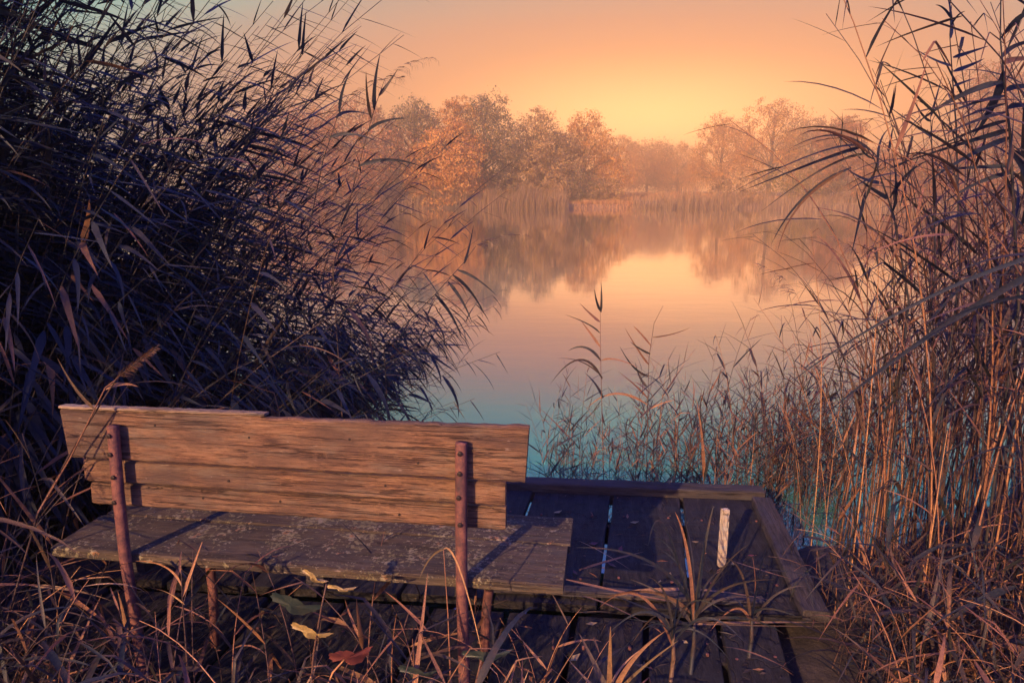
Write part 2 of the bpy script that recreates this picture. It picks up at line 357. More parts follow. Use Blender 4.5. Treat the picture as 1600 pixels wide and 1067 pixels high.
def board_mesh(name, x0, x1, y0, y1, z0, z1, mat, nx=40, jit=0.003, top=None, bottom=None, slant0=0.0, slant1=0.0, ch=0.006, seed=0):
    """sawn board along x; (y0,y1) thickness or depth, (z0,z1) height; edges wander, corners are chamfered"""
    r = random.Random(seed); V = []; F = []; T = []
    for i in range(nx + 1):
        u = i / nx
        tz = z1 + (top(u) if top else 0) + r.uniform(-jit, jit)
        bz = z0 + (bottom(u) if bottom else 0) + r.uniform(-jit, jit)
        ya = y0 + r.uniform(-jit, jit) * 0.5; yb = y1 + r.uniform(-jit, jit) * 0.5
        ring = [(ya, bz + ch), (ya, (bz + tz) / 2), (ya, tz - ch), (ya + ch, tz), ((ya + yb) / 2, tz), (yb - ch, tz), (yb, tz - ch), (yb, bz + ch), (yb - ch, bz), (ya + ch, bz)]
        for (y, z) in ring:
            k = (z - z0) / max(z1 - z0, 1e-6)
            V.append((x0 + (x1 - x0) * u + (slant0 * k * (1 - u)) + slant1 * k * u, y, z))
    n = 10
    for i in range(nx):
        for k in range(n):
            k2 = (k + 1) % n; F.append((i * n + k, (i + 1) * n + k, (i + 1) * n + k2, i * n + k2))
    for base in (0, nx * n):
        c = len(V); V.append(tuple(np.mean([V[base + k] for k in range(n)], axis=0)))
        for k in range(n): T.append((base + k, base + (k + 1) % n, c) if base == 0 else (base + (k + 1) % n, base + k, c))
    return mesh_np(name, V, F, mat, False, T)

SZ = 0.42
def edge_wear(u): return 0.003 * mnoise.noise(Vector((u * 9, 2, 0))) + 0.0015 * mnoise.noise(Vector((u * 60, 5, 0)))
# seat: two boards
obj('seat_board', board_mesh('seat_board', 0.0, BLEN, 0.0, 0.255, SZ - 0.036, SZ, M['seat_wood'], 60, 0.0015, top=lambda u: 0.002 * math.sin(u * 17), seed=1, slant0=0), bench)
obj('seat_board', board_mesh('seat_board', 0.01, BLEN - 0.012 + 0.02, 0.262, 0.47, SZ - 0.036, SZ - 0.002, M['seat_wood'], 60, 0.0015, seed=2), bench)
# backrest: three boards fixed to the far side of the posts
def top_prof(u):
    # the rear cap strip is broken away right of the middle and the edge is splintered there
    base = -0.010 + 0.012 * u if u < 0.455 else -0.016 + 0.016 * u
    return base + mnoise.noise(Vector((u * 22, 0, 0))) * (0.002 if u < 0.455 else 0.005) + (mnoise.noise(Vector((u * 90, 3, 0))) * 0.004 if u > 0.455 else 0)
LEAN = R(-4)
def back(name, x0, x1, z0, z1, seed, **kw):
    me = board_mesh(name, x0, x1, 0.0, 0.032, 0.0, z1 - z0, M['back_wood'], 90, 0.0016, seed=seed, **kw)
    y = 0.034 + (z0 - 0.6) * math.tan(-LEAN) * -1
    return obj(name, me, bench, Matrix.Translation((0, y, z0)) @ Matrix.Rotation(-LEAN * -1, 4, 'X'))
bt = back('backrest_board', 0.100, 1.634, 0.742, 0.917, 11, top=top_prof, slant0=-0.022, slant1=0.01)
bm_ = back('backrest_board', 0.142, 1.572, 0.658, 0.731, 12, bottom=edge_wear)
bl = back('backrest_board', 0.152, 1.572, 0.574, 0.648, 13, top=edge_wear)
me = board_mesh('cap_strip', 0.078, 0.80, -0.004, 0.03, 0.0, 0.009, M['cap_wood'], 50, 0.0012, seed=5, ch=0.002)
obj('cap_strip', me, bt, Matrix.Translation((0.0, 0.001, 0.1665)) @ Matrix.Rotation(R(-0.4), 4, 'Y'))
# nail heads on the backs of the boards
for brd, lst in ((bt, ((0.42, 0.125), (0.745, 0.10), (1.08, 0.11), (1.30, 0.045))), (bm_, ((0.66, 0.03), (1.19, 0.045))), (bl, ((0.56, 0.045), (0.83, 0.05), (1.23, 0.03)))):
    for x, z in lst:
        V, Q, T = tube([(0, 0.004, 0), (0, -0.0025, 0)], [0.0045, 0.004], 7)
        obj('nail', mesh_np('nail', V, Q, M['screw'], False, T), brd, Matrix.Translation((x, 0, z)))
# posts
def screw(parent, loc):
    V, Q, T = tube([(0, 0.004, 0), (0, -0.0045, 0), (0, -0.006, 0)], [0.0075, 0.0075, 0.004], 8)
    obj('screw', mesh_np('screw', V, Q, M['screw'], False, T), parent, Matrix.Translation(loc))
for (xb, xt, xm) in ((0.315, 0.292, 0.300), (1.447, 1.442, 1.443)):
    prad = 0.0185
    pts = [(xb, -0.026, -0.12), (xb * 0.7 + xm * 0.3, -0.026, 0.15), (xm, -0.025, 0.42), ((xm + xt) / 2, -0.015, 0.64), (xt, 0.004, 0.863), (xt, 0.0045, 0.870), (xt, 0.0045, 0.8702), (xt, 0.003, 0.845)]
    V, Q, T = tube(pts, [prad, prad, prad, prad, prad, prad * 0.97, prad * 0.8, prad * 0.78], 14)
    p = obj('post', mesh_np('post', V, Q, M['rust'], True, T), bench)
    for z, yy_ in ((0.842, -0.017), (0.78, -0.022), (0.705, -0.028), (0.62, -0.034)):
        f = (z - 0.42) / 0.47
        screw(p, (xm + (xt - xm) * f + random.uniform(-0.004, 0.004), yy_, z))
# front legs and cross bars
for (x, dx) in ((0.425, 0.03), (1.50, -0.02)):
    V, Q, T = tube([(x, 0.24, SZ - 0.04), (x + dx, 0.20, 0.18), (x + dx * 1.3, 0.165, -0.05)], [0.017, 0.017, 0.017], 12)
    obj('leg', mesh_np('leg', V, Q, M['rust'], True, T), bench)
for x in (0.30, 0.94, 1.44):
    obj('cross_bar', board_mesh('cross_bar', x - 0.03, x + 0.03, 0.02, 0.43, SZ - 0.085, SZ - 0.0385, M['beam_wood'], 4, 0.001, seed=int(x * 100)), bench)

# ------------------------------------------------------------------ deck
DANG = R(-5.5)
DO = Vector((0.0, 3.56, 0.0))
deck = empty('wooden_deck', DO, DANG)
tag(deck, 'weathered plank deck, shade put into its dark colour, with raised edge beams at the water, under the bench', 'deck')
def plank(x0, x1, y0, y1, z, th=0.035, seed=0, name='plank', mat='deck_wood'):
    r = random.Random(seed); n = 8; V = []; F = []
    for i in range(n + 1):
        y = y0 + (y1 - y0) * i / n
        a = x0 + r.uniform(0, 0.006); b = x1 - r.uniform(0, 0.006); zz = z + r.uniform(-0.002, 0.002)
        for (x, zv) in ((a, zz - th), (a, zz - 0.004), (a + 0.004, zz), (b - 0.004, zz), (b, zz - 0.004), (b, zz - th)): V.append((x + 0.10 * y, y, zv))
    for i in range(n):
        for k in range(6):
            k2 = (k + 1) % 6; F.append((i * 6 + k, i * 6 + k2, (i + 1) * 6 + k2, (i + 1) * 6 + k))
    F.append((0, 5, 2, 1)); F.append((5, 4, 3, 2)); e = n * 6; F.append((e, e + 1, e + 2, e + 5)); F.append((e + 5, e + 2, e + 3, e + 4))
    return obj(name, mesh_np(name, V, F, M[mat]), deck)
edges = [-1.95, -1.62, -1.28, -0.92, -0.60, -0.26, 0.12, 0.55, 0.92, 1.37]
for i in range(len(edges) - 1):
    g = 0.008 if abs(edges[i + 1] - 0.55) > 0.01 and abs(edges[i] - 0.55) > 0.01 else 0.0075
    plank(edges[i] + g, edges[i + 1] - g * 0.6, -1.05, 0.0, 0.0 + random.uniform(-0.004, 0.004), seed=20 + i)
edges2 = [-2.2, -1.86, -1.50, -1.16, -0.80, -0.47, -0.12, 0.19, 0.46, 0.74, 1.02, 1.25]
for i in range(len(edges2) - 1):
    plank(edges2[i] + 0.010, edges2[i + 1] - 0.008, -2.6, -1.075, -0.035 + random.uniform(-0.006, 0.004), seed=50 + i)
nail_me = None
def deck_nail(x, y, z):
    global nail_me
    if nail_me is None:
        V, Q, T = tube([(0, 0, -0.01), (0, 0, 0.0015), (0, 0, 0.003)], [0.006, 0.006, 0.003], 8); nail_me = mesh_np('nail', V, Q, M['rust'], False, T)
    obj('nail', nail_me, deck, Matrix.Translation((x + 0.10 * y, y, z)))
for i in range(5, len(edges) - 1):
    for f in (0.2, 0.8):
        for y in (-0.85, -0.26): deck_nail(edges[i] + (edges[i + 1] - edges[i]) * f, y + random.uniform(-.02, .02), 0.003)
for i in range(4, len(edges2) - 1):
    for f in (0.2, 0.8): deck_nail(edges2[i] + (edges2[i + 1] - edges2[i]) * f, -1.27 + random.uniform(-.02, .02), -0.032)
def beam(x0, x1, y0, y1, z0, z1, seed, along_x=True, name='edge_beam'):
    if along_x:
        me = board_mesh(name, x0, x1, y0, y1, z0, z1, M['beam_wood'], 30, 0.002, seed=seed); return obj(name, me, deck)
    me = board_mesh(name, y0, y1, -x1, -x0, z0, z1, M['beam_wood'], 30, 0.002, seed=seed)
    return obj(name, me, deck, Matrix.Rotation(R(90), 4, 'Z') @ Matrix(((1, 0, 0, 0), (-0.10, 1, 0, 0), (0, 0, 1, 0), (0, 0, 0, 1))))
beam(-2.08, 1.36, 0.006, 0.10, -0.07, 0.045, 1)
beam(1.275, 1.375, -1.02, 0.0, 0.006, 0.05, 2, False)
beam(0.0, 1.10, -1.015, -0.965, 0.004, 0.03, 3, True, 'batten')
for x in (-1.9, -0.4, 1.1):
    V, Q, T = tube([(x, 0.15, -1.35), (x, 0.15, 0.0)], 0.05, 10)
    obj('pile', mesh_np('pile', V, Q, M['beam_wood'], True, T), deck)
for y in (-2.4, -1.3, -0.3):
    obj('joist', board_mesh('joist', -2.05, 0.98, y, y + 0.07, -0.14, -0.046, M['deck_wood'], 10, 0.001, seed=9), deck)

# pale stake on the deck
sp = on(1127, 884, 0.0)
stake = obj('wooden_stake', board_mesh('wooden_stake', -0.015, 0.015, -0.012, 0.012, 0.0, 0.265, M['pale_wood'], 3, 0.001, seed=4, ch=0.003))
stake.location = (sp.x, sp.y, 0.0); stake.rotation_euler = (R(-3), R(2), R(14))
tag(stake, 'pale bare wooden stake upright on the deck', 'stake')

# ------------------------------------------------------------------ blades
def blade_arrays(L, W, droop, fold=0.25, n=7, twist=0.0, power=1.6, kink=None):
    V = []; x = z = 0.0
    for i in range(n + 1):
        t_ = i / n
        ang = -droop * (t_ ** power)
        if kink and t_ > kink[0]: ang -= kink[1]
        if i: x += L / n * math.cos(ang); z += L / n * math.sin(ang)
        w = W * min(1.0, (t_ / 0.18 + 0.25)) * (max(0.0, 1 - t_) ** 0.75) * 0.5 + 0.0004
        tw = twist * t_
        for s in (-1, 0, 1):
            oy = s * w; oz = abs(s) * fold * w
            V.append((x - math.sin(ang) * (oz * math.cos(tw) + oy * math.sin(tw)), oy * math.cos(tw) - oz * math.sin(tw), z + math.cos(ang) * (oz * math.cos(tw) + oy * math.sin(tw))))
    F = []
    for i in range(n):
        for k in (0, 1): F.append((i * 3 + k, i * 3 + k + 1, i * 3 + k + 4, i * 3 + k + 3))
    return np.array(V, np.float32), np.array(F, np.int32)

LEAFV = []   # unit-length blade variants
for k, (dr, W, tw, kn) in enumerate([(0.2, .045, 0.3, None), (0.5, .05, -0.6, None), (0.9, .05, 0.5, None), (1.4, .055, 0.9, None), (0.35, .06, -1.2, None),
                                   (0.1, .04, 0.2, None), (0.7, .06, 1.6, None), (0.3, .05, 0.3, (0.55, 0.9)), (0.15, .045, -0.4, (0.35, 1.5)), (2.0, .05, 0.6, None)]):
    LEAFV.append(blade_arrays(1.0, W, dr, 0.3, 6, tw, 1.5, kn))
leaf_me = {}
def leaf_mesh(k, mat):
    if (k, mat) not in leaf_me: leaf_me[(k, mat)] = mesh_np('leaf', LEAFV[k][0], LEAFV[k][1], M[mat], True)
    return leaf_me[(k, mat)]

def plume_arrays(r, L=0.28):
    V = []; F = []
    for i in range(46):
        s = r.uniform(0, 1); l = L * (0.5 - 0.28 * s) * r.uniform(0.6, 1.2); az = r.uniform(-1.2, 1.2)
        b = blade_arrays(l, 0.007, 0.9 + r.uniform(0, 0.8), 0.1, 3)
        d = Vector((math.cos(az) * 0.7, math.sin(az) * 0.5, 0.75)).normalized()
        mtx = np.array(frame_from(d)); p = np.array((0.25 * s * s * L * 2, 0, s * L))
        o = len(V) and sum(len(v) for v in V) or 0
        V.append(b[0] @ mtx.T + p); F.append(b[1] + o)
    return np.concatenate(V).astype(np.float32), np.concatenate(F).astype(np.int32)
PLUME = [plume_arrays(random.Random(k)) for k in range(3)]
plume_me = [mesh_np('plume', *PLUME[k], M['plume'], True) for k in range(3)]

class Proto:
    """one reed: bent stem, alternating blades, sometimes a plume. Local +x is downwind."""
    def __init__(s, seed, h, tilt, bend, nleaf, s0, llen, wind, droop_set, rad=0.0045, plume=None, lw=1.0, power=1.6, spread=0.6, along=(0.5, 1.0)):
        r = random.Random(seed); n = 10; p = Vector((0, 0, 0)); pts = [p.copy()]; tans = []
        side = r.uniform(-0.08, 0.08)
        for i in range(n):
            u = (i + 0.5) / n; a = tilt + bend * u ** power
            d = Vector((math.sin(a), side * u, math.cos(a))).normalized(); p = p + d * (h / n); pts.append(p.copy()); tans.append(d)
        tans.append(tans[-1]); s.pts = pts
        s.stem = tube(pts, [rad * (1 - 0.7 * i / n) for i in range(n + 1)], 5, True)
        s.leaves = []
        for i in range(nleaf):
            u = s0 + (0.985 - s0) * (i + r.uniform(-0.3, 0.3)) / max(nleaf - 1, 1); u = min(max(u, s0), 0.99)
            f = u * n; k = min(int(f), n - 1); q = pts[k].lerp(pts[k + 1], f - k); tg = tans[k]
            az = (0 if i % 2 else math.pi) + r.uniform(-0.9, 0.9)
            sd = Vector((math.cos(az), math.sin(az), 0)); sd = (sd - tg * sd.dot(tg)).normalized()
            d = (tg * r.uniform(*along) + sd * spread * r.uniform(0.6, 1.3) + Vector(wind) * r.uniform(0.5, 1.2)).normalized()
            L = llen * r.uniform(0.6, 1.15) * (0.65 + 0.7 * math.sin(math.pi * min(1, 0.25 + u * 0.65)))
            up = Vector((r.uniform(-.5, .5), r.uniform(-.5, .5), 1))
            m = frame_from(d, up).to_4x4(); m.translation = q
            wsc = L * lw * r.uniform(0.8, 1.25) * (0.6 if u > 0.9 else 1.0)
            s.leaves.append((r.choice(droop_set), m @ Matrix.Diagonal((L, wsc, L, 1))))
        s.plume = None
        if plume is not None:
            m = frame_from(tans[-1].cross(Vector((0, 1, 0))) * -1 if False else Vector((tans[-1].z, 0, -tans[-1].x)), Vector((0, 0, 1)))
            x = Vector((tans[-1].z, 0, -tans[-1].x)); y = Vector((0, 1, 0)); z = tans[-1]
            mm_ = Matrix((x, y, z)).transposed().to_4x4(); mm_.translation = pts[-1]; s.plume = (plume, mm_)
        s._st = {}
    def stem_mesh(s, mat):
        if mat not in s._st: s._st[mat] = mesh_np('stem', s.stem[0], s.stem[1], M[mat], True, s.stem[2])
        return s._st[mat]
    def merged(s):
        if hasattr(s, '_m'): return s._m
        SV = np.array(s.stem[0], np.float32); SQ = np.array(s.stem[1], np.int32)
        LV = []; LF = []; o = 0
        for k, m in s.leaves:
            A = np.array(m); v = LEAFV[k][0] @ A[:3, :3].T + A[:3, 3]; LV.append(v); LF.append(LEAFV[k][1] + o); o += len(v)
        s._m = (SV, SQ, np.concatenate(LV), np.concatenate(LF)); return s._m
    def place(s, loc, rz, scale, leafmat, stemmat, name='reed'):
        e = empty(name, loc, rz, scale)
        obj('stem', s.stem_mesh(stemmat), e)
        for k, m in s.leaves: obj('leaf', leaf_mesh(k, leafmat), e, m)
        if s.plume: obj('plume', plume_me[s.plume[0]], e, s.plume[1])
        return e
class Mass:
    """many reeds joined: stems and blades that nobody could count"""
    def __init__(s): s.sv = []; s.sf = []; s.lv = []; s.lf = []; s.so = 0; s.lo = 0
    def add(s, proto, loc, rz, sc_, stems=True):
        SV, SQ, LV, LF = proto.merged(); c, n = math.cos(rz), math.sin(rz)
        A = np.array(((c, -n, 0), (n, c, 0), (0, 0, 1)), np.float32) * sc_; L = np.array(loc, np.float32)
        if stems: s.sv.append(SV @ A.T + L); s.sf.append(SQ + s.so); s.so += len(SV)
        s.lv.append(LV @ A.T + L); s.lf.append(LF + s.lo); s.lo += len(LV)
    def build(s, name, leafmat, stemmat, label, cat='reeds'):
        me = mesh_np(name, np.concatenate(s.sv + s.lv), np.concatenate(s.sf + [f + s.so for f in s.lf]), M[stemmat], True)
        me.materials.append(M[leafmat])
        ns = sum(len(f) for f in s.sf); mi = np.ones(len(me.polygons), np.int32); mi[:ns] = 0
        me.polygons.foreach_set('material_index', mi)
        return tag(obj(name, me), label, cat, kind='stuff')

def gz(x, y): return float(ground_z(x, y))

# ------------------------------------------------------------------ left thicket, blown to the right over the water
LP = []
for k in range(9):
    LP.append(Proto(100 + k, 3.1 + 0.13 * k, R(4 + k * 1.6), R(8 + 4 * k), 30, 0.12, 0.29, (0.85, 0.0, -0.22), [0, 0, 1, 4, 5, 6, 1, 5], lw=2.1, along=(0.05, 0.5), plume=(k % 3 if k % 4 == 1 else None)))
LPb = [Proto(140 + k, 2.5 + 0.1 * k, R(6 + 3 * k), R(24 + 5 * k), 28, 0.16, 0.28, (0.6, 0.0, -0.8), [0, 0, 1, 4, 5, 5, 2], lw=2.1, along=(0.05, 0.4), plume=None, power=1.2) for k in range(6)]
def left_root(r):
    while True:
        x = r.uniform(-5.4, -1.78); y = r.uniform(2.75, 6.2)
        if y < 2.9 + max(0, x + 2.4) * 0.75: continue           # keep off the deck and bench
        if x > -1.2 - (y - 3.4) * 0.10: continue
        return x, y
rl = random.Random(5)
mass = Mass()
for i in range(1500):
    x, y = left_root(rl)
    edge = x > -2.6
    p = rl.choice(LPb if (edge and rl.random() < 0.8) else LP)
    sc_ = rl.uniform(0.74, 1.1) * (0.88 if x > -2.2 else 0.91 if x > -3.0 else 1.1)
    mass.add(p, (x, y, gz(x, y)), rl.gauss(0, 0.35), sc_)
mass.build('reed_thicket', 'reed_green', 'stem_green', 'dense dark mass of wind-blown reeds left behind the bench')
for i in range(80):
    x, y = left_root(rl)
    if rl.random() < 0.5: y = 2.9 + max(0, x + 2.4) * 0.75 + rl.uniform(0, 0.5)
    edge = x > -2.6
    p = rl.choice(LPb if (edge and rl.random() < 0.8) else LP)
    e = p.place((x, y, gz(x, y)), rl.gauss(0, 0.35), rl.uniform(0.75, 1.08) * (0.88 if x > -2.2 else 0.91 if x > -3.0 else 1.1), 'reed_green', 'stem_green')
    if p.plume: tag(e, 'dark reed carrying a feathery plume in the dense thicket left behind the bench', 'reed', 'plumed reeds in the dark left thicket')
    else: tag(e, 'tall dark leafy reed without plume, blown sideways in the thicket left behind the bench', 'reed', 'reeds in the dark left thicket')

# tree builder, also used for the unseen plants added to shade the reeds
def tree_arrays(r, h, w, n_lobes, leaf, leaves, base=0.25, trunk=0.03, flat=1.0, droop=0.0):
    """trunk with limbs, and a crown of leaf-sized faces clustered on lobes"""
    parts = []
    tw = h * trunk
    tp = [Vector((0, 0, -0.3))]; bendx = r.uniform(-0.08, 0.08) * h; bendy = r.uniform(-0.08, 0.08) * h
    for i in range(1, 7):
        u = i / 6; tp.append(Vector((bendx * u * u + r.uniform(-.01, .01) * h, bendy * u * u, h * 0.86 * u)))
    parts.append(tube(tp, [tw * (1 - 0.82 * i / 6) for i in range(7)], 7))
    lobes = []
    for i in range(n_lobes):
        u = (i + 0.5) / n_lobes; zz = h * (base + (0.97 - base) * u)
        prof = math.sin(math.pi * min(1, 0.18 + 0.78 * u)) ** 0.7
        rad = w * 0.5 * prof * r.uniform(0.45, 0.95) * flat
        az = i * 2.4 + r.uniform(-0.5, 0.5)
        lr = w * r.uniform(0.13, 0.24) * (0.75 + 0.4 * prof)
        c = Vector((bendx * u * u + math.cos(az) * rad, bendy * u * u + math.sin(az) * rad, zz - lr * 0.3))
        lobes.append((c, lr))
        k = min(5, max(1, int(u * 5.2))); s0 = tp[k]
        mid = s0.lerp(c, 0.5) + Vector((0, 0, 0.04 * h))
        parts.append(tube([s0, mid, c], [tw * 0.38 * (1 - u * 0.6), tw * 0.22 * (1 - u * 0.6), tw * 0.07], 5))
        for q in range(3):
            e2 = c + Vector((r.gauss(0, 1), r.gauss(0, 1), r.gauss(0.5, 0.8))).normalized() * lr * 0.9
            parts.append(tube([mid.lerp(c, 0.6), e2], [tw * 0.1, tw * 0.03], 4))
    wts = np.array([l[1] ** 2 for l in lobes]); wts /= wts.sum()
    g = np.random.default_rng(r.randrange(10 ** 6))
    # leaves sit in small clumps (twigs) on each lobe so that gaps stay open
    ncl = max(40, leaves // 22)
    which = g.choice(len(lobes), ncl, p=wts)
    cc = np.array([l[0] for l in lobes])[which]; lr = np.array([l[1] for l in lobes])[which]
    dirs = g.normal(size=(ncl, 3)); dirs[:, 2] += 0.15; dirs /= np.linalg.norm(dirs, axis=1)[:, None]
    rr = g.uniform(0.45, 1.12, ncl) ** 0.6
    tw_c = cc + dirs * (lr * rr)[:, None] * np.array((1, 1, 0.8))
    per = leaves // ncl
    P = np.repeat(tw_c, per, 0) + g.normal(size=(ncl * per, 3)) * np.repeat(lr * 0.17, per)[:, None] * np.array((1, 1, 0.75))
    P[:, 2] -= droop * np.abs(g.normal(size=len(P)))
    N = len(P); nrm = np.repeat(dirs, per, 0) * 1.0 + g.normal(size=(N, 3)) * 0.55 + np.array((0, 0, 0.25))
    a = np.cross(nrm, g.normal(size=(N, 3))); a /= np.linalg.norm(a, axis=1)[:, None]
    b = np.cross(nrm, a); b /= np.linalg.norm(b, axis=1)[:, None]
    s_ = leaf * g.uniform(0.6, 1.35, N)[:, None]
    V = np.stack([P - a * s_ * 0.5, P + b * s_ * 0.28, P + a * s_ * 0.5, P - b * s_ * 0.28], 1).reshape(-1, 3)
    F = np.arange(N * 4).reshape(-1, 4)
    return join(parts), V, F
def tree(name, loc, h, w, mat, label, cat='tree', group=None, seed=0, lobes=16, leaf=0.35, leaves=6000, **kw):
    r = random.Random(seed); (tv, tq, tt), V, F = tree_arrays(r, h, w, lobes, leaf, leaves, **kw)
    e = empty(name, loc, r.uniform(0, 6.28))
    obj('trunk', mesh_np('trunk', tv, tq, M['bark'], True, tt), e)
    obj('crown', mesh_np('crown', V, F, M[mat]), e)
    return tag(e, label, cat, group)

# ------------------------------------------------------------------ right reeds
RP = []     # upright, dry stems, blades mostly in the upper half
for k in range(8):
    RP.append(Proto(200 + k, 1.9 + 0.05 * k, R(-2 + k), R(6 + 4 * k), 11, 0.34, 0.25, (-0.2, 0.0, -0.1), [0, 0, 1, 2, 5, 7, 8], rad=0.004, lw=1.1, plume=(2 if k == 5 else None)))
RB = [Proto(230 + k, 2.0, R(4 + 3 * k), R(55 + 12 * k), 12, 0.35, 0.27, (0.4, 0.0, -0.4), [1, 2, 0, 0], rad=0.004, power=2.2) for k in range(4)]   # tops bent over
ST = [Proto(260 + k, 1.0 + 0.15 * k, R(k * 3), R(6 * k), 2, 0.5, 0.25, (0, 0, -0.2), [1, 7, 8], rad=0.0048) for k in range(5)]                      # broken bare stems
def right_root(r):
    while True:
        y = r.uniform(2.0, 5.6); x = r.uniform(1.2, 4.4)
        if x < (1.55 if y < 2.5 else 1.36) + max(0, (y - 2.5)) * 0.14: continue
        if x / (y + 0.5) > 0.86: continue
        return x, y
def right_h(x, y):
    a = x / (y + 0.3)                        # lower towards the open water, higher inland
    return 0.62 + 0.85 * max(0, min(1, (a - 0.30) / 0.42))
rr_ = random.Random(9)
mass = Mass()
for i in range(250):
    x, y = right_root(rr_); hh = right_h(x, y) * rr_.uniform(0.6, 1.05)
    p = rr_.choice(RP + RB[:2])
    mass.add(p, (x, y, gz(x, y)), math.pi * (rr_.random() < 0.5) + rr_.gauss(0, 0.6), hh)
for i in range(260):
    x, y = right_root(rr_); mass.add(rr_.choice(ST), (x, y, gz(x, y)), rr_.uniform(0, 6.28), rr_.uniform(0.6, 1.2))
mass.build('reed_stand', 'reed_mixed', 'stem_dry', 'tangled stand of half dry reeds right of the deck')
for i in range(80):
    x, y = right_root(rr_); hh = right_h(x, y) * rr_.uniform(0.7, 1.1)
    pr = rr_.choice(RP)
    e = pr.place((x, y, gz(x, y)), math.pi * (rr_.random() < 0.4) + rr_.gauss(0, 0.6), hh, 'reed_mixed', 'stem_dry')
    if pr.plume: tag(e, 'half dry reed with a plume in the tangled stand right of the deck', 'reed', 'plumed reeds in the right stand')
    else: tag(e, 'half dry upright reed without plume in the tangled stand right of the deck', 'reed', 'reeds in the right stand')

# ------------------------------------------------------------------ low reeds in the water behind the deck
MP = [Proto(300 + k, 0.95 + 0.06 * k, R(-3 + 2 * k), R(5 + 5 * k), 10, 0.36, 0.23, (-0.15, 0, -0.02), [0, 0, 1, 5, 7], rad=0.0035, lw=1.1, spread=0.8) for k in range(7)]
rm = random.Random(12); mass = Mass()
def mid_root(r):
    x = r.uniform(0.15, 2.3); y = r.uniform(3.95, 5.0); return x, y
for i in range(230):
    x, y = mid_root(rm); dens = 0.45 + 0.55 * min(1, max(0, (x - 0.3) / 0.5))
    if rm.random() > dens: continue
    mass.add(rm.choice(MP), (x, y, -0.62), rm.uniform(0, 6.28), rm.uniform(0.5, 0.85) * (0.85 + 0.14 * x))
mass.build('reed_fringe', 'reed_mixed', 'stem_dry', 'low thin reeds standing in the water behind the deck beam')
for i in range(45):
    x, y = mid_root(rm)
    e = rm.choice(MP).place((x, y, -0.62), rm.uniform(0, 6.28), rm.uniform(0.7, 1.15) * (0.85 + 0.14 * x), 'reed_mixed', 'stem_dry')
    tag(e, 'low thin reed in the water just behind the deck beam', 'reed', 'low reeds behind the deck')

# ------------------------------------------------------------------ far bank
def far_at(px, Y): return (px - 800) / FPX * (Y * math.cos(PITCH) + 1.6 * math.sin(PITCH))
def top_z(py, Y): return at(800, py, Y).z
TREES = [  # px, top py, width px, distance, crown, seed, label, leaf size
    (470, 170, 170, 106, 'crown_rust', 1, 'rust brown tree half hidden behind the left thicket', .34),
    (575, 158, 130, 104, 'crown_rust', 2, 'rust red tree showing just above the thicket plumes', .34),
    (648, 152, 110, 110, 'crown_olive', 3, 'dull brown tree between the thicket and the bright orange trees', .33),
    (700, 190, 105, 105, 'crown_orange', 4, 'bright orange leafy tree low in front at the far bank', .36),
    (712, 148, 90, 116, 'crown_orange', 5, 'orange crowned tree behind the bright low orange tree', .36),
    (752, 143, 105, 114, 'crown_olive', 6, 'tallest olive brown tree of the left far bank', .34),
    (828, 168, 95, 118, 'crown_tan', 7, 'tan tree with a knobbly top right of the tall olive tree', .34),
    (866, 205, 80, 122, 'crown_tan', 8, 'small tan tree filling the gap between two taller trees', .34),
    (912, 177, 100, 128, 'crown_orange', 9, 'round orange tree nearest the glow on its left', .36),
    (965, 212, 80, 285, 'crown_orange', 10, 'hazy tree at the left end of the faded low line', .7),
    (1010, 220, 90, 305, 'crown_rust', 11, 'faded hazy tree right under the brightest glow', .6),
    (1058, 222, 80, 300, 'crown_orange', 12, 'hazy tree at the right end of the faded low line', .6),
    (1122, 180, 80, 200, 'crown_orange', 13, 'slender reddish tree just right of the glow', .45),
    (1200, 150, 105, 175, 'crown_orange', 14, 'tall feathery orange tree right of the glow', .42),
    (1262, 182, 80, 170, 'crown_tan', 15, 'shorter tan tree at the shoulder of the feathery orange tree', .42),
    (1312, 180, 75, 135, 'crown_rust', 16, 'pinkish brown tree with a rounded top beside the gap', .38),
    (1385, 236, 80, 118, 'crown_rust', 17, 'small dark rust tree left of the tall tree behind the right reeds', .34),
    (1450, 232, 95, 112, 'crown_rust', 18, 'wide low rust tree behind the right reeds', .34),
    (1548, 88, 150, 92, 'crown_rust', 19, 'tall rust brown tree rising behind the right reeds', .32),
    (1640, 70, 170, 95, 'crown_olive', 20, 'tall dark tree at the right edge behind the reeds', .32),
]
for px, py, wpx, Y, mat, sd, lab, lf in TREES:
    x = far_at(px, Y); g0 = gz(x, Y); h = top_z(py, Y) - g0; w = wpx / FPX * Y * 1.12
    tree('autumn_tree', (x, Y, g0 - 0.1), h, w, mat, lab, group='trees on the far bank', seed=sd * 13, lobes=22, leaf=lf * 0.95, leaves=16000, base=0.12 if px < 1000 else 0.2)
BUSH = [(655, 268, 60, 105, 'crown_orange', 'orange bush at the left end of the pale reed bed'), (790, 262, 70, 108, 'crown_olive', 'dark olive bush behind the middle of the pale reed bed'),
        (845, 258, 70, 110, 'crown_tan', 'tan bush left of the dark shore bush'), (905, 262, 75, 112, 'crown_olive', 'dull bush at the right end of the pale reed bed'), (948, 280, 50, 116, 'crown_tan', 'low bush beside the orange meadow'),
        (1238, 262, 110, 106, 'crown_yellow', 'yellow bush on the far shore below the feathery tree'), (1305, 275, 80, 104, 'crown_olive', 'olive bush right of the yellow bush'),
        (1150, 272, 70, 108, 'crown_tan', 'tan bush left of the yellow bush'), (1400, 282, 110, 98, 'crown_rust', 'low rust bush on the right far shore'), (1500, 278, 120, 95, 'crown_rust', 'low rust bush beneath the tall right tree')]
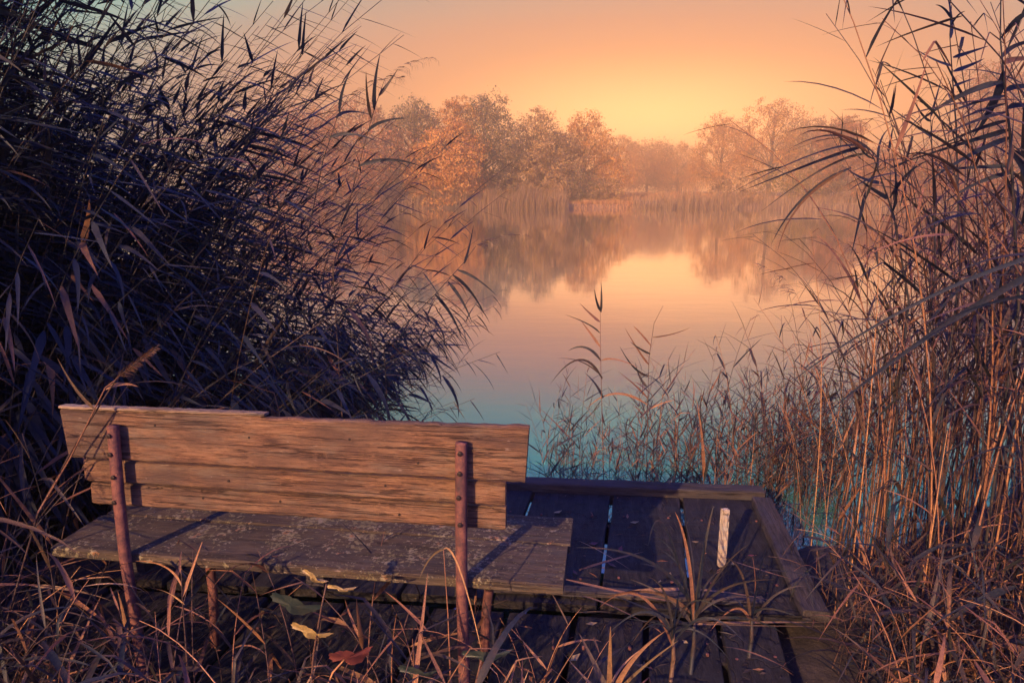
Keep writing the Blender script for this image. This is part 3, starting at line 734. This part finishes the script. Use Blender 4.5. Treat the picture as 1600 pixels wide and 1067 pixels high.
for i, (px, py, wpx, Y, mat, lab) in enumerate(BUSH):
    x = far_at(px, Y); g0 = gz(x, Y); h = top_z(py, Y) - g0; w = wpx / FPX * Y * 1.15
    tree('shore_bush', (x, Y, g0 - 0.1), h, w, mat, lab, 'bush', 'bushes along the far shore', seed=500 + i, lobes=14, leaf=.3, leaves=3200, base=0.08, trunk=0.02)

def far_reeds(name, x0, x1, y0, y1, h0, h1, n, mat, label, seed, wid=0.05):
    g = np.random.default_rng(seed); x = g.uniform(x0, x1, n); y = g.uniform(y0, y1, n); z = np.maximum(ground_z(x, y), -0.6)
    h = g.uniform(h0, h1, n) * (0.8 + 0.25 * np.sin(x * 0.9) * np.sin(x * 0.37 + 1)); az = g.uniform(0, 6.28, n); ln_ = g.normal(0.06, 0.1, n) * h; ln2 = g.normal(0, .08, n) * h
    w = wid * g.uniform(0.6, 1.4, n); cx, sy = np.cos(az) * w, np.sin(az) * w
    b = np.stack([x, y, z], 1); m = b + np.stack([ln_ * .3, ln2 * .3, h * .55], 1); t_ = b + np.stack([ln_, ln2, h], 1); sd = np.stack([cx, sy, 0 * cx], 1)
    V = np.stack([b - sd * .6, b + sd * .6, m + sd, m - sd, t_ + sd * .15, t_ - sd * .15], 1).reshape(-1, 3)
    o = np.arange(n)[:, None] * 6; F = np.concatenate([o + np.array([0, 1, 2, 3]), o + np.array([3, 2, 4, 5])])
    tag(obj(name, mesh_np(name, V, F, M[mat])), label, 'reeds', kind='stuff')
far_reeds('reed_bed', -30, 8.2, 101.6, 106.5, 1.7, 3.4, 12000, 'reed_far', 'pale dry reed bed along the left far shore', 31, 0.028)
far_reeds('reed_bed', 18, 34, 101.5, 106, 0.8, 3.6, 1800, 'reed_far', 'hazy tall reeds on the far shore under the glow', 32, 0.026)
far_reeds('reed_bed', 34, 75, 92, 103.5, 1.0, 2.6, 4500, 'reed_far', 'brown reed fringe along the right far shore', 33, 0.028)

# unseen bush added outside the frame on the left to shade the thicket
tree('shade_bush', (-7.1, -1.4, -0.2), 6.4, 5.4, 'crown_olive', 'unseen dense bush added on the left to shade the thicket', 'bush', seed=77, lobes=40, leaf=.17, leaves=30000, base=0.05)
# unseen thin tree added behind the viewpoint to dapple the right reed tops
tree('shade_tree', (-0.6, -5.2, -0.2), 9.0, 4.0, 'crown_olive', 'unseen thin tree added behind the viewpoint to dapple the right reeds', 'tree', seed=78, lobes=24, leaf=.15, leaves=13000, base=0.55, trunk=0.012)

# ------------------------------------------------------------------ single reeds and blades that stand out
def bez(p0, p1, p2, t_): return p0 * (1 - t_) ** 2 + p1 * (2 * t_ * (1 - t_)) + p2 * t_ ** 2
def curved_blade(p0, pm, p2, W, mat, parent, n=12, twist=0.5, face=0.5, name='leaf', r=random):
    """lance-shaped blade through three points, folded along its midrib"""
    p1 = pm * 2 - (p0 + p2) * 0.5; V = []; F = []
    o = parent.location.copy() if parent else Vector((0, 0, 0))
    for i in range(n + 1):
        t_ = i / n; p = bez(p0, p1, p2, t_) - o
        d = ((p1 - p0) * (1 - t_) + (p2 - p1) * t_).normalized()
        up = Vector((math.sin(face + twist * t_) * 0.6, -math.cos(face + twist * t_), math.sin(face + twist * t_)))
        s_ = d.cross(up).normalized(); nn = s_.cross(d)
        w = W * 0.5 * min(1, 0.3 + t_ / 0.25) * (1 - t_) ** 0.7 + 0.0004
        for k in (-1, 0, 1): V.append(tuple(p + s_ * (k * w) + nn * (abs(k) * w * 0.25)))
    for i in range(n):
        for k in (0, 1): F.append((i * 3 + k, i * 3 + k + 1, i * 3 + k + 4, i * 3 + k + 3))
    return obj(name, mesh_np(name, V, F, M[mat], True), parent)
def hero(label, stem, Y, leaves, lm, sm, rad=0.005, root=None, name='reed', cat='reed', group=None, plume=None, wpx=None):
    """stem: photo positions at distance Y; leaves: (start, mid, end, width in px)"""
    pts = [at(x, y, Y) for x, y in stem]
    r = random.Random(sum(ord(c) for c in label))
    if root is None:
        g0 = Vector((pts[0].x + 0.02, Y, max(gz(pts[0].x, Y), -0.9)))
        if g0.z < pts[0].z - 0.05: pts = [g0] + pts
    e = empty(name, pts[0])
    sp_ = []
    for i in range(len(pts) - 1):
        for k in range(4): sp_.append(pts[i].lerp(pts[i + 1], k / 4) - pts[0])
    sp_.append(pts[-1] - pts[0]); n = len(sp_)
    V, Q, T = tube(sp_, [rad * (1 - 0.7 * i / (n - 1)) for i in range(n)], 6)
    obj('stem', mesh_np('stem', V, Q, M[sm], True, T), e)
    for (a, m_, b, w) in leaves:
        da = r.uniform(-0.03, 0.03); db = da + r.uniform(-0.12, 0.12)
        curved_blade(at(*a, Y), at(*m_, Y + db * 0.5), at(*b, Y + db), w * 0.78 / FPX * Y, lm, e, twist=r.uniform(-0.7, 0.7), face=r.uniform(-0.4, 0.6))
    if plume is not None: obj('plume', plume_me[plume], e, Matrix.Translation(sp_[-1]) @ Matrix.Rotation(r.uniform(-.3, .6), 4, 'Y'))
    return tag(e, label, cat, group)
G1 = 'tall reeds standing clear on the right'
hero('tall thin green reed standing clear against the sky with paired slanting leaves', [(1500, 420), (1494, 196), (1490, 147), (1487, 103), (1484, 55), (1487, 8)], 2.7,
     [((1487, 103), (1462, 95), (1428, 76), 8), ((1489, 90), (1515, 82), (1545, 72), 8), ((1490, 112), (1514, 103), (1538, 92), 9), ((1490, 135), (1508, 128), (1526, 122), 6),
      ((1485, 60), (1486, 30), (1481, -8), 9), ((1486, 40), (1496, 25), (1508, 18), 5), ((1487, 30), (1475, 14), (1462, 8), 5)], 'reed_green', 'stem_green', 0.004, group=G1)
hero('tallest dark reed at the right edge with comb-like leaves sweeping left', [(1592, 480), (1578, 207), (1572, 157), (1567, 105), (1563, 60), (1564, -20)], 2.5,
     [((1567, 112), (1550, 165), (1520, 214), 22), ((1570, 128), (1500, 150), (1428, 196), 14), ((1572, 150), (1520, 162), (1462, 186), 8), ((1573, 162), (1520, 178), (1468, 202), 8),
      ((1575, 175), (1522, 190), (1466, 216), 8), ((1576, 188), (1520, 205), (1462, 232), 9), ((1578, 203), (1510, 222), (1392, 260), 12), ((1580, 215), (1520, 240), (1440, 290), 12),
      ((1565, 90), (1590, 70), (1640, 60), 12), ((1566, 100), (1596, 92), (1650, 96), 12), ((1564, 60), (1590, 30), (1630, 10), 16), ((1570, 142), (1600, 135), (1660, 140), 12), ((1574, 170), (1600, 165), (1660, 178), 12),
      ((1580, 225), (1575, 260), (1560, 300), 14), ((1582, 235), (1600, 270), (1610, 320), 18), ((1584, 260), (1520, 262), (1450, 268), 9), ((1585, 270), (1530, 285), (1470, 320), 10)], 'reed_green', 'stem_green', 0.006, group=G1)
hero('reed arching over to the left with long trailing leaves above the water', [(1420, 470), (1397, 338), (1379, 286), (1366, 249), (1352, 228)], 2.8,
     [((1372, 247), (1310, 212), (1232, 234), 5), ((1366, 245), (1300, 232), (1138, 304), 6), ((1352, 228), (1278, 252), (1156, 300), 8), ((1330, 262), (1255, 310), (1205, 382), 8), ((1318, 268), (1250, 320), (1215, 392), 7),
      ((1360, 240), (1290, 262), (1190, 330), 6), ((1379, 286), (1350, 280), (1320, 262), 9), ((1388, 310), (1370, 300), (1338, 278), 10), ((1352, 300), (1342, 345), (1330, 398), 9), ((1366, 249), (1345, 232), (1338, 200), 4),
      ((1390, 310), (1420, 270), (1455, 250), 8), ((1395, 330), (1400, 290), (1392, 230), 8), ((1372, 262), (1376, 220), (1396, 196), 6)], 'reed_green', 'stem_green', 0.005, group=G1)
hero('short reed tip with a forked leaf poking above the right stand', [(1462, 420), (1456, 228), (1454, 183)], 2.9,
     [((1454, 183), (1462, 155), (1472, 120), 6), ((1455, 190), (1440, 178), (1425, 150), 5), ((1456, 215), (1435, 200), (1386, 165), 6)], 'reed_green', 'stem_green', 0.004, group=G1)
hero('small two leaved reed tip left of the forked one', [(1396, 420), (1390, 242), (1388, 235)], 3.1,
     [((1388, 238), (1392, 215), (1396, 196), 7), ((1388, 238), (1382, 225), (1378, 212), 5), ((1390, 262), (1420, 250), (1452, 222), 5)], 'reed_green', 'stem_green', 0.004, group=G1)
hero('bent reed at the right edge whose two long leaves slant down across the stand', [(1700, 1000), (1690, 600), (1672, 380)], 1.55,
     [((1676, 395), (1480, 505), (1296, 642), 19), ((1672, 385), (1440, 470), (1226, 604), 10), ((1680, 460), (1560, 470), (1440, 520), 11)], 'reed_green', 'stem_dry', 0.007, group=G1)
hero('tall slender reed in the water with leaves combed to its left', [(943, 740), (940, 620), (938, 540), (938, 455)], 4.3,
     [((938, 486), (932, 470), (929, 452), 6), ((939, 488), (940, 465), (939, 440), 5), ((937, 503), (924, 492), (906, 474), 7), ((937, 520), (918, 506), (884, 492), 4), ((938, 542), (922, 520), (904, 496), 6),
      ((939, 564), (915, 543), (888, 548), 7), ((940, 563), (965, 562), (1000, 576), 4), ((941, 592), (905, 562), (860, 600), 6), ((942, 622), (930, 600), (913, 582), 8), ((942, 590), (910, 566), (872, 560), 3)], 'reed_mixed', 'stem_dry', 0.0035, group='single reeds in the water')
hero('slender leaning reed in the water right of the tall one, with a small seed head', [(1010, 750), (1012, 640), (1014, 560), (1022, 505), (1036, 478)], 4.35,
     [((1017, 540), (1000, 520), (990, 510), 5), ((1016, 553), (1000, 545), (985, 534), 5), ((1014, 570), (998, 548), (976, 512), 5), ((1013, 587), (990, 573), (968, 540), 7), ((1012, 605), (1000, 590), (992, 565), 7),
      ((1020, 527), (1050, 522), (1078, 512), 3), ((1012, 622), (990, 600), (965, 580), 5), ((1011, 632), (960, 615), (915, 640), 6), ((1013, 640), (1035, 630), (1055, 625), 4)], 'reed_mixed', 'stem_dry', 0.0035, group='single reeds in the water')
hero('red brown broad reed leaf standing upright beside the slender reeds', [(1100, 775), (1099, 740)], 3.9,
     [((1099, 745), (1097, 690), (1088, 624), 10), ((1100, 752), (1108, 715), (1122, 676), 7), ((1099, 760), (1085, 735), (1060, 715), 6)], 'reed_mixed', 'stem_dry', 0.004, group='single reeds in the water')

# ------------------------------------------------------------------ shoots on the deck
def sprig(label, base, Y, leaves, lm, group, stem_to=None, w=1.0, name='grass_shoot', cat='grass shoot'):
    b = at(*base, Y); zb = -0.06
    e = empty(name, (b.x, Y, zb))
    V, Q, T = tube([Vector((0, 0, 0)), (b - e.location) * 0.5 + Vector((0.006, 0, 0)), b - e.location], [0.008, 0.0075, 0.005], 7)
    obj('stem', mesh_np('stem', V, Q, M['stem_green' if lm == 'reed_mixed' else 'stem_dry'], True, T), e)
    r = random.Random(len(label))
    for (m_, t_, wd) in leaves:
        dz = r.uniform(-0.15, 0.15)
        curved_blade(b + (e.location - b) * r.uniform(0, 0.3), at(*m_, Y + dz * .5), at(*t_, Y + dz), wd * (r.uniform(0.5, 0.95) if lm == 'reed_mixed' else 1) / FPX * Y, (r.choice(('reed_mixed', 'reed_green', 'reed_mixed')) if lm == 'reed_mixed' else lm), e, twist=r.uniform(-1, 1), face=r.uniform(-0.2, 0.8))
    return tag(e, label, cat, group)
GS = 'leafy shoots growing through the deck'
sprig('bushy shoot with long arching leaves growing through the deck near the stake', (1085, 952), 2.12,
      [((1060, 880), (1020, 838), 9), ((1075, 870), (1055, 800), 12), ((1040, 825), (1013, 852), 9), ((1105, 910), (1142, 880), 9), ((1130, 935), (1190, 938), 10), ((1020, 925), (940, 935), 11), ((1010, 950), (960, 930), 8),
       ((1140, 975), (1290, 978), 7), ((1050, 975), (975, 965), 8), ((1100, 860), (1115, 790), 8), ((1160, 965), (1225, 990), 12), ((1020, 880), (900, 855), 8), ((1120, 900), (1170, 850), 8), ((1060, 910), (1000, 880), 7),
       ((1130, 920), (1210, 905), 9), ((1082, 880), (1070, 815), 9), ((1100, 930), (1145, 882), 9), ((1070, 900), (1035, 860), 8), ((1095, 900), (1100, 840), 7), ((1045, 935), (985, 905), 8)], 'reed_mixed', GS)
sprig('spiky orange shoot with four stiff upright leaves at the near edge of the deck', (952, 1085), 1.85,
      [((925, 1030), (904, 988), 14), ((953, 1030), (954, 978), 11), ((985, 1035), (1040, 985), 13), ((995, 1050), (1060, 1000), 8), ((915, 1060), (880, 1020), 6), ((965, 1050), (1000, 1015), 6)], 'reed_dry', GS)
hero('dry stalk bent over in a sharp hook before the right bench post', [(705, 1090), (700, 960), (693, 858)], 1.75, [((693, 858), (672, 872), (655, 905), 5), ((694, 857), (722, 900), (762, 1060), 5)], 'reed_dry', 'stem_dry', 0.003, root=1, name='dry_stalk', cat='stalk')
hero('dry stalk with two curled orange leaves before the left bench post', [(296, 1090), (290, 1000), (285, 935), (283, 890)], 1.75,
     [((285, 932), (300, 890), (316, 846), 8), ((288, 944), (262, 925), (230, 918), 8), ((284, 915), (258, 885), (212, 876), 6), ((283, 895), (281, 880), (284, 860), 6)], 'reed_dry', 'stem_dry', 0.0035, root=1, name='dry_stalk', cat='stalk')
hero('reed with a feathery orange seed head leaning across the left end of the bench', [(60, 800), (110, 715), (165, 605), (185, 590)], 2.1,
     [((165, 608), (190, 600), (216, 604), 9), ((150, 640), (120, 610), (90, 560), 7)], 'reed_dry', 'stem_dry', 0.004, root=1, plume=None)
# broad leaved plant under the bench
def broad_leaf(center, Y, wpx, hpx, ang, mat, parent, lobes=5, curl=0.25):
    c = at(*center, Y) - parent.location; w = wpx / FPX * Y * .5; h = hpx / FPX * Y * .5; n = 40; V = [(0, 0, 0)]; T = []
    for i in range(n):
        th = 2 * math.pi * i / n; rr = 1 + 0.10 * math.sin(th * lobes + 1) + 0.05 * math.sin(th * 11) + (0.06 if i % 2 else -0.02)
        x = math.cos(th) * w * rr * (1.2 if math.cos(th) > 0.8 else 1); z = math.sin(th) * h * rr
        V.append((x, curl * abs(x) - 0.5 * z + 0.004 * math.sin(th * 5), z + 0.006 * math.cos(th * 3)))
    for i in range(n): T.append((0, 1 + i, 1 + (i + 1) % n))
    return obj('leaf', mesh_np('leaf', V, None, M[mat], False, T), parent, Matrix.Translation(c) @ Matrix.Rotation(ang, 4, 'Y'))
def broad_plant(label, stem, Y, lvs):
    pts = [at(x, y, Y) for x, y in stem]; e = empty('broad_leaved_plant', pts[0])
    V, Q, T = tube([p - pts[0] for p in pts], [0.0035 * (1 - 0.4 * i / len(pts)) for i in range(len(pts))], 6)
    obj('stem', mesh_np('stem', V, Q, M['stem_dry'], True, T), e)
    for (c, w, h, a, m) in lvs: broad_leaf(c, Y - 0.01, w, h, a, m, e)
    return tag(e, label, 'plant', 'broad leaved plants in front of the bench')
broad_plant('broad leaved plant with a bright yellow leaf under the seat', [(484, 1100), (490, 1020), (502, 950), (510, 912)], 1.75,
            [((480, 988), 62, 26, 0.35, 'leaf_yellow'), ((488, 902), 40, 12, 0.6, 'leaf_yellow'), ((530, 920), 44, 7, 0.15, 'leaf_yellow'), ((455, 946), 78, 42, 0.3, 'leaf_green')])
broad_plant('plant with one dark red leaf right of the yellow leaved plant', [(500, 1100), (520, 1050), (538, 1030)], 1.78, [((542, 1028), 66, 40, -0.2, 'leaf_red')])
broad_plant('low plant with flat dark green leaves at the foot of the right bench post', [(735, 1110), (745, 1060), (752, 1030)], 1.7, [((755, 1026), 76, 26, 0.0, 'leaf_green'), ((648, 1052), 60, 30, 0.2, 'leaf_green')])

# ------------------------------------------------------------------ dry grass in front
GP = [Proto(400 + k, 0.42 + 0.05 * k, R(-6 + 3 * k), R(10 + 10 * k), 6, 0.15, 0.28, (0.0, 0, -0.1), [0, 1, 2, 3, 7, 8, 5], rad=0.0032, lw=1.15, spread=0.9) for k in range(8)]
rg = random.Random(21); mass = Mass()
def fg_root(r):
    while True:
        x = r.uniform(-2.6, 0.2); y = r.uniform(1.25, 2.3)
        if x > -1.5 and y > 2.02: continue
        if x > -0.9 and r.random() < 0.45: continue
        return x, y
for i in range(210):
    x, y = fg_root(rg); mass.add(rg.choice(GP), (x, y, -0.12), rg.uniform(0, 6.28), rg.uniform(0.5, 1.1))
for i in range(150):     # along the right side of the deck
    x = rg.uniform(1.15, 2.6); y = rg.uniform(1.5, 2.7)
    if x < 1.2 + (y - 1.5) * 0.1: continue
    mass.add(rg.choice(GP), (x, y, -0.14), rg.uniform(0, 6.28), rg.uniform(0.6, 1.25))
mass.build('dry_grass', 'reed_mixed', 'stem_dry', 'tangled dry grass in front of the bench and beside the deck', 'grass')
for i in range(34):
    x, y = fg_root(rg)
    e = rg.choice(GP).place((x, y, -0.12), rg.uniform(0, 6.28), rg.uniform(0.6, 1.05), 'reed_dry', 'stem_dry', 'dry_stalk')
    tag(e, 'thin dry leafy stalk in the tangle before the bench', 'stalk', 'dry stalks in front of the bench')
# taller dark grass at the left end of the bench
LG = [Proto(450 + k, 1.0 + 0.1 * k, R(2 + 4 * k), R(12 + 9 * k), 8, 0.2, 0.4, (0.5, 0, -0.1), [0, 1, 2, 5, 7], rad=0.004, lw=0.8, spread=0.7) for k in range(6)]
for i in range(26):
    x = rg.uniform(-3.0, -1.75); y = rg.uniform(1.9, 2.9)
    e = rg.choice(LG).place((x, y, -0.13), rg.gauss(0, 0.6), rg.uniform(0.7, 1.15), 'reed_mixed', 'stem_green')
    tag(e, 'loose reed shoot at the left end of the bench', 'reed', 'loose reeds left of the bench')
# fallen leaves lying on the deck
rf = random.Random(33)
fl = [mesh_np('fallen_leaf', [(-.03, 0, .004), (0, -.013, .001), (.035, 0, .01), (0, .013, .006), (0, 0, 0)], None, M[m], False, [(0, 1, 4), (1, 2, 4), (2, 3, 4), (3, 0, 4)]) for m in ('leaf_red', 'leaf_yellow', 'reed_dry')]
for i in range(40):
    q = on(rf.uniform(560, 1200), rf.uniform(800, 1060), 0.0)
    v = (q - DO); ly = -v.x * math.sin(DANG) + v.y * math.cos(DANG)
    if (q.y < 2.5 and q.x < 0.2 and q.y > 1.9) or ly > -0.03 or -1.1 < ly < -0.94: continue
    o = obj('fallen_leaf', rf.choice(fl)); o.location = (q.x, q.y, 0.006 if ly > -1.0 else -0.028); o.rotation_euler = (rf.gauss(0, .15), rf.gauss(0, .15), rf.uniform(0, 6.28))
    sc_ = rf.uniform(0.5, 1.0); o.scale = (sc_, sc_, sc_); tag(o, 'small dry leaf lying on the dark deck planks', 'leaf', 'fallen leaves on the deck')

# dry reed blades blown onto the deck
for i, (a, m_, b, w) in enumerate([((884, 905), (985, 935), (1085, 945), 7), ((905, 890), (960, 880), (1005, 862), 5), ((960, 930), (1080, 928), (1215, 940), 8), ((1085, 975), (1180, 980), (1290, 972), 6),
                                   ((900, 930), (950, 952), (1030, 985), 6), ((1125, 870), (1180, 895), (1240, 905), 7), ((905, 845), (945, 872), (985, 890), 5), ((640, 1010), (700, 1000), (760, 985), 6), ((1130, 1010), (1180, 1030), (1240, 1050), 6)]):
    p = [on(*q, 0.05 + 0.02 * (k == 1)) for k, q in enumerate((a, m_, b))]
    e = empty('dry_reed_blade', p[0]); curved_blade(p[0], p[1] + Vector((0, 0, 0.02)), p[2], w / FPX * 2.6, 'reed_dry', e, twist=0.8, face=0.9)
    tag(e, 'long dry reed blade lying across the deck planks', 'reed blade', 'dry blades lying on the deck')
mass = Mass()
for i in range(110):
    x = rg.uniform(1.02, 1.75); y = rg.uniform(1.7, 2.75)
    if x < 1.05 + (y - 1.8) * 0.28: continue
    mass.add(rg.choice(GP), (x, y, gz(x, y) - 0.02), rg.uniform(0, 6.28), rg.uniform(0.5, 0.95))
mass.build('dry_grass', 'reed_mixed', 'stem_dry', 'dry grass tufts hiding the near end of the right deck beam', 'grass')
far_reeds('meadow_grass', 6, 20, 103.6, 122, 0.35, 0.8, 5000, 'meadow', 'orange meadow grass on the open far bank', 34, 0.05)

# reeds whose plumes stand clear of the left thicket, and a bristly seed head by the bench
GL = 'plumed reeds standing clear of the left thicket'
def plume_reed(label, stem, Y, leaves, rot):
    e = hero(label, stem, Y, leaves, 'reed_green', 'stem_green', 0.004, group=GL)
    tip = at(*stem[-1], Y) - e.location
    obj('plume', plume_me[len(label) % 3], e, Matrix.Translation(tip) @ Matrix.Rotation(rot, 4, 'Y') @ Matrix.Scale(0.9, 4))
plume_reed('plumed reed standing highest at the shoulder of the left thicket, against the sky', [(520, 420), (560, 260), (585, 170), (602, 122)], 3.7,
           [((585, 172), (586, 130), (594, 84), 9), ((580, 185), (574, 150), (572, 112), 7), ((592, 150), (606, 132), (622, 108), 8), ((575, 205), (600, 190), (640, 185), 8), ((560, 260), (610, 250), (662, 262), 8)], 0.75)
plume_reed('low plumed reed leaning farthest out over the water from the left thicket', [(600, 540), (680, 460), (725, 410), (744, 384)], 3.9,
           [((708, 430), (735, 455), (756, 490), 8), ((700, 440), (722, 470), (738, 505), 8), ((725, 412), (732, 390), (740, 352), 6), ((715, 422), (745, 436), (776, 462), 7), ((680, 460), (705, 492), (722, 530), 8)], 0.9)
plume_reed('plumed reed rising left of the highest one in the left thicket', [(470, 420), (505, 250), (528, 180), (545, 150)], 3.6,
           [((525, 185), (545, 175), (580, 180), 8), ((515, 215), (550, 210), (590, 222), 8), ((530, 175), (536, 140), (548, 112), 7)], 0.8)
a_ = at(183, 590, 2.1); b_ = at(250, 538, 2.05); V = []; F = []; ax = (b_ - a_); L_ = ax.length; ax.normalize(); r9 = random.Random(3)
e1 = ax.cross(Vector((0, 1, 0))).normalized(); e2 = ax.cross(e1); off = 0
for i in range(170):
    u = r9.random(); az = r9.uniform(0, 6.28); d = (ax * 1.3 + (e1 * math.cos(az) + e2 * math.sin(az)) * 0.7).normalized()
    b = blade_arrays(0.036 * (1.15 - u * 0.6), 0.004, 0.3, 0.1, 2); m3 = np.array(frame_from(d)); V.append(b[0] @ m3.T + np.array(ax * (u * L_ * 0.9))); F.append(b[1] + off); off += len(b[0])
eh = empty('bristly_grass', (-1.9, 2.2, -0.12)); hd = obj('seed_head', mesh_np('seed_head', np.concatenate(V), np.concatenate(F), M['reed_dry'], True), eh, Matrix.Translation(a_ - eh.location))
pts = [Vector((0, 0, 0)), (at(60, 800, 2.15) - eh.location), (at(120, 690, 2.12) - eh.location), (a_ - eh.location), (b_ - eh.location)]
v_, q_, t3 = tube(pts, [0.004, 0.0035, 0.003, 0.0025, 0.001], 6); obj('stem', mesh_np('stem', v_, q_, M['stem_dry'], True, t3), eh)
tag(eh, 'bristly orange seed head rising beside the upper left corner of the backrest', 'grass stalk')

sprig('low drooping half dry shoot just left of the bushy shoot on the deck', (1052, 985), 2.08,
      [((1000, 930), (935, 950), 8), ((1010, 955), (950, 990), 8), ((1040, 930), (1010, 900), 7), ((1080, 940), (1130, 955), 9), ((1100, 965), (1160, 1000), 9), ((1030, 960), (985, 1010), 7), ((1060, 930), (1075, 890), 6), ((1090, 985), (1140, 1030), 7), ((1020, 975), (960, 1030), 6)], 'reed_mixed', GS)
sprig('thin tufted shoot between the stake and the right deck beam', (1175, 960), 2.2,
      [((1160, 900), (1130, 870), 6), ((1185, 900), (1200, 850), 6), ((1210, 930), (1260, 915), 7), ((1140, 930), (1095, 935), 6), ((1200, 950), (1250, 965), 7), ((1150, 950), (1110, 985), 6), ((1180, 920), (1176, 870), 5)], 'reed_mixed', GS)
# fine litter of broken leaf and stem bits on the deck and soil
gl_ = np.random.default_rng(44); N = 650
lx = gl_.uniform(-1.9, 1.3, N); ly = gl_.uniform(-2.3, -0.04, N); ly = np.where(np.abs(ly + 1.03) < 0.1, ly - 0.25, ly)
lz = np.where(ly > -1.05, 0.008, -0.024); th = gl_.uniform(0, 6.28, N); L1 = 0.004 + 0.035 * gl_.random(N) ** 3; W1 = 0.0015 + 0.005 * gl_.random(N) ** 2
ca, sa = math.cos(DANG), math.sin(DANG); lx = lx + 0.10 * ly
P = np.stack([DO.x + lx * ca - ly * sa, DO.y + lx * sa + ly * ca, lz], 1)
A1 = np.stack([np.cos(th), np.sin(th), gl_.normal(0, .1, N)], 1) * L1[:, None]; B1_ = np.stack([-np.sin(th), np.cos(th), 0 * th], 1) * W1[:, None]
V = np.stack([P - A1, P - B1_, P + A1, P + B1_ + np.array((0, 0, .004))], 1).reshape(-1, 3)
tag(obj('leaf_litter', mesh_np('leaf_litter', V, np.arange(N * 4).reshape(-1, 4), M['reed_mixed'])), 'fine dry leaf litter scattered over the deck planks', 'litter', kind='stuff')

far_reeds('meadow_grass', -5, 60, 122, 230, 0.4, 1.1, 14000, 'meadow', 'hazy orange grass beyond the open far bank', 35, 0.09)
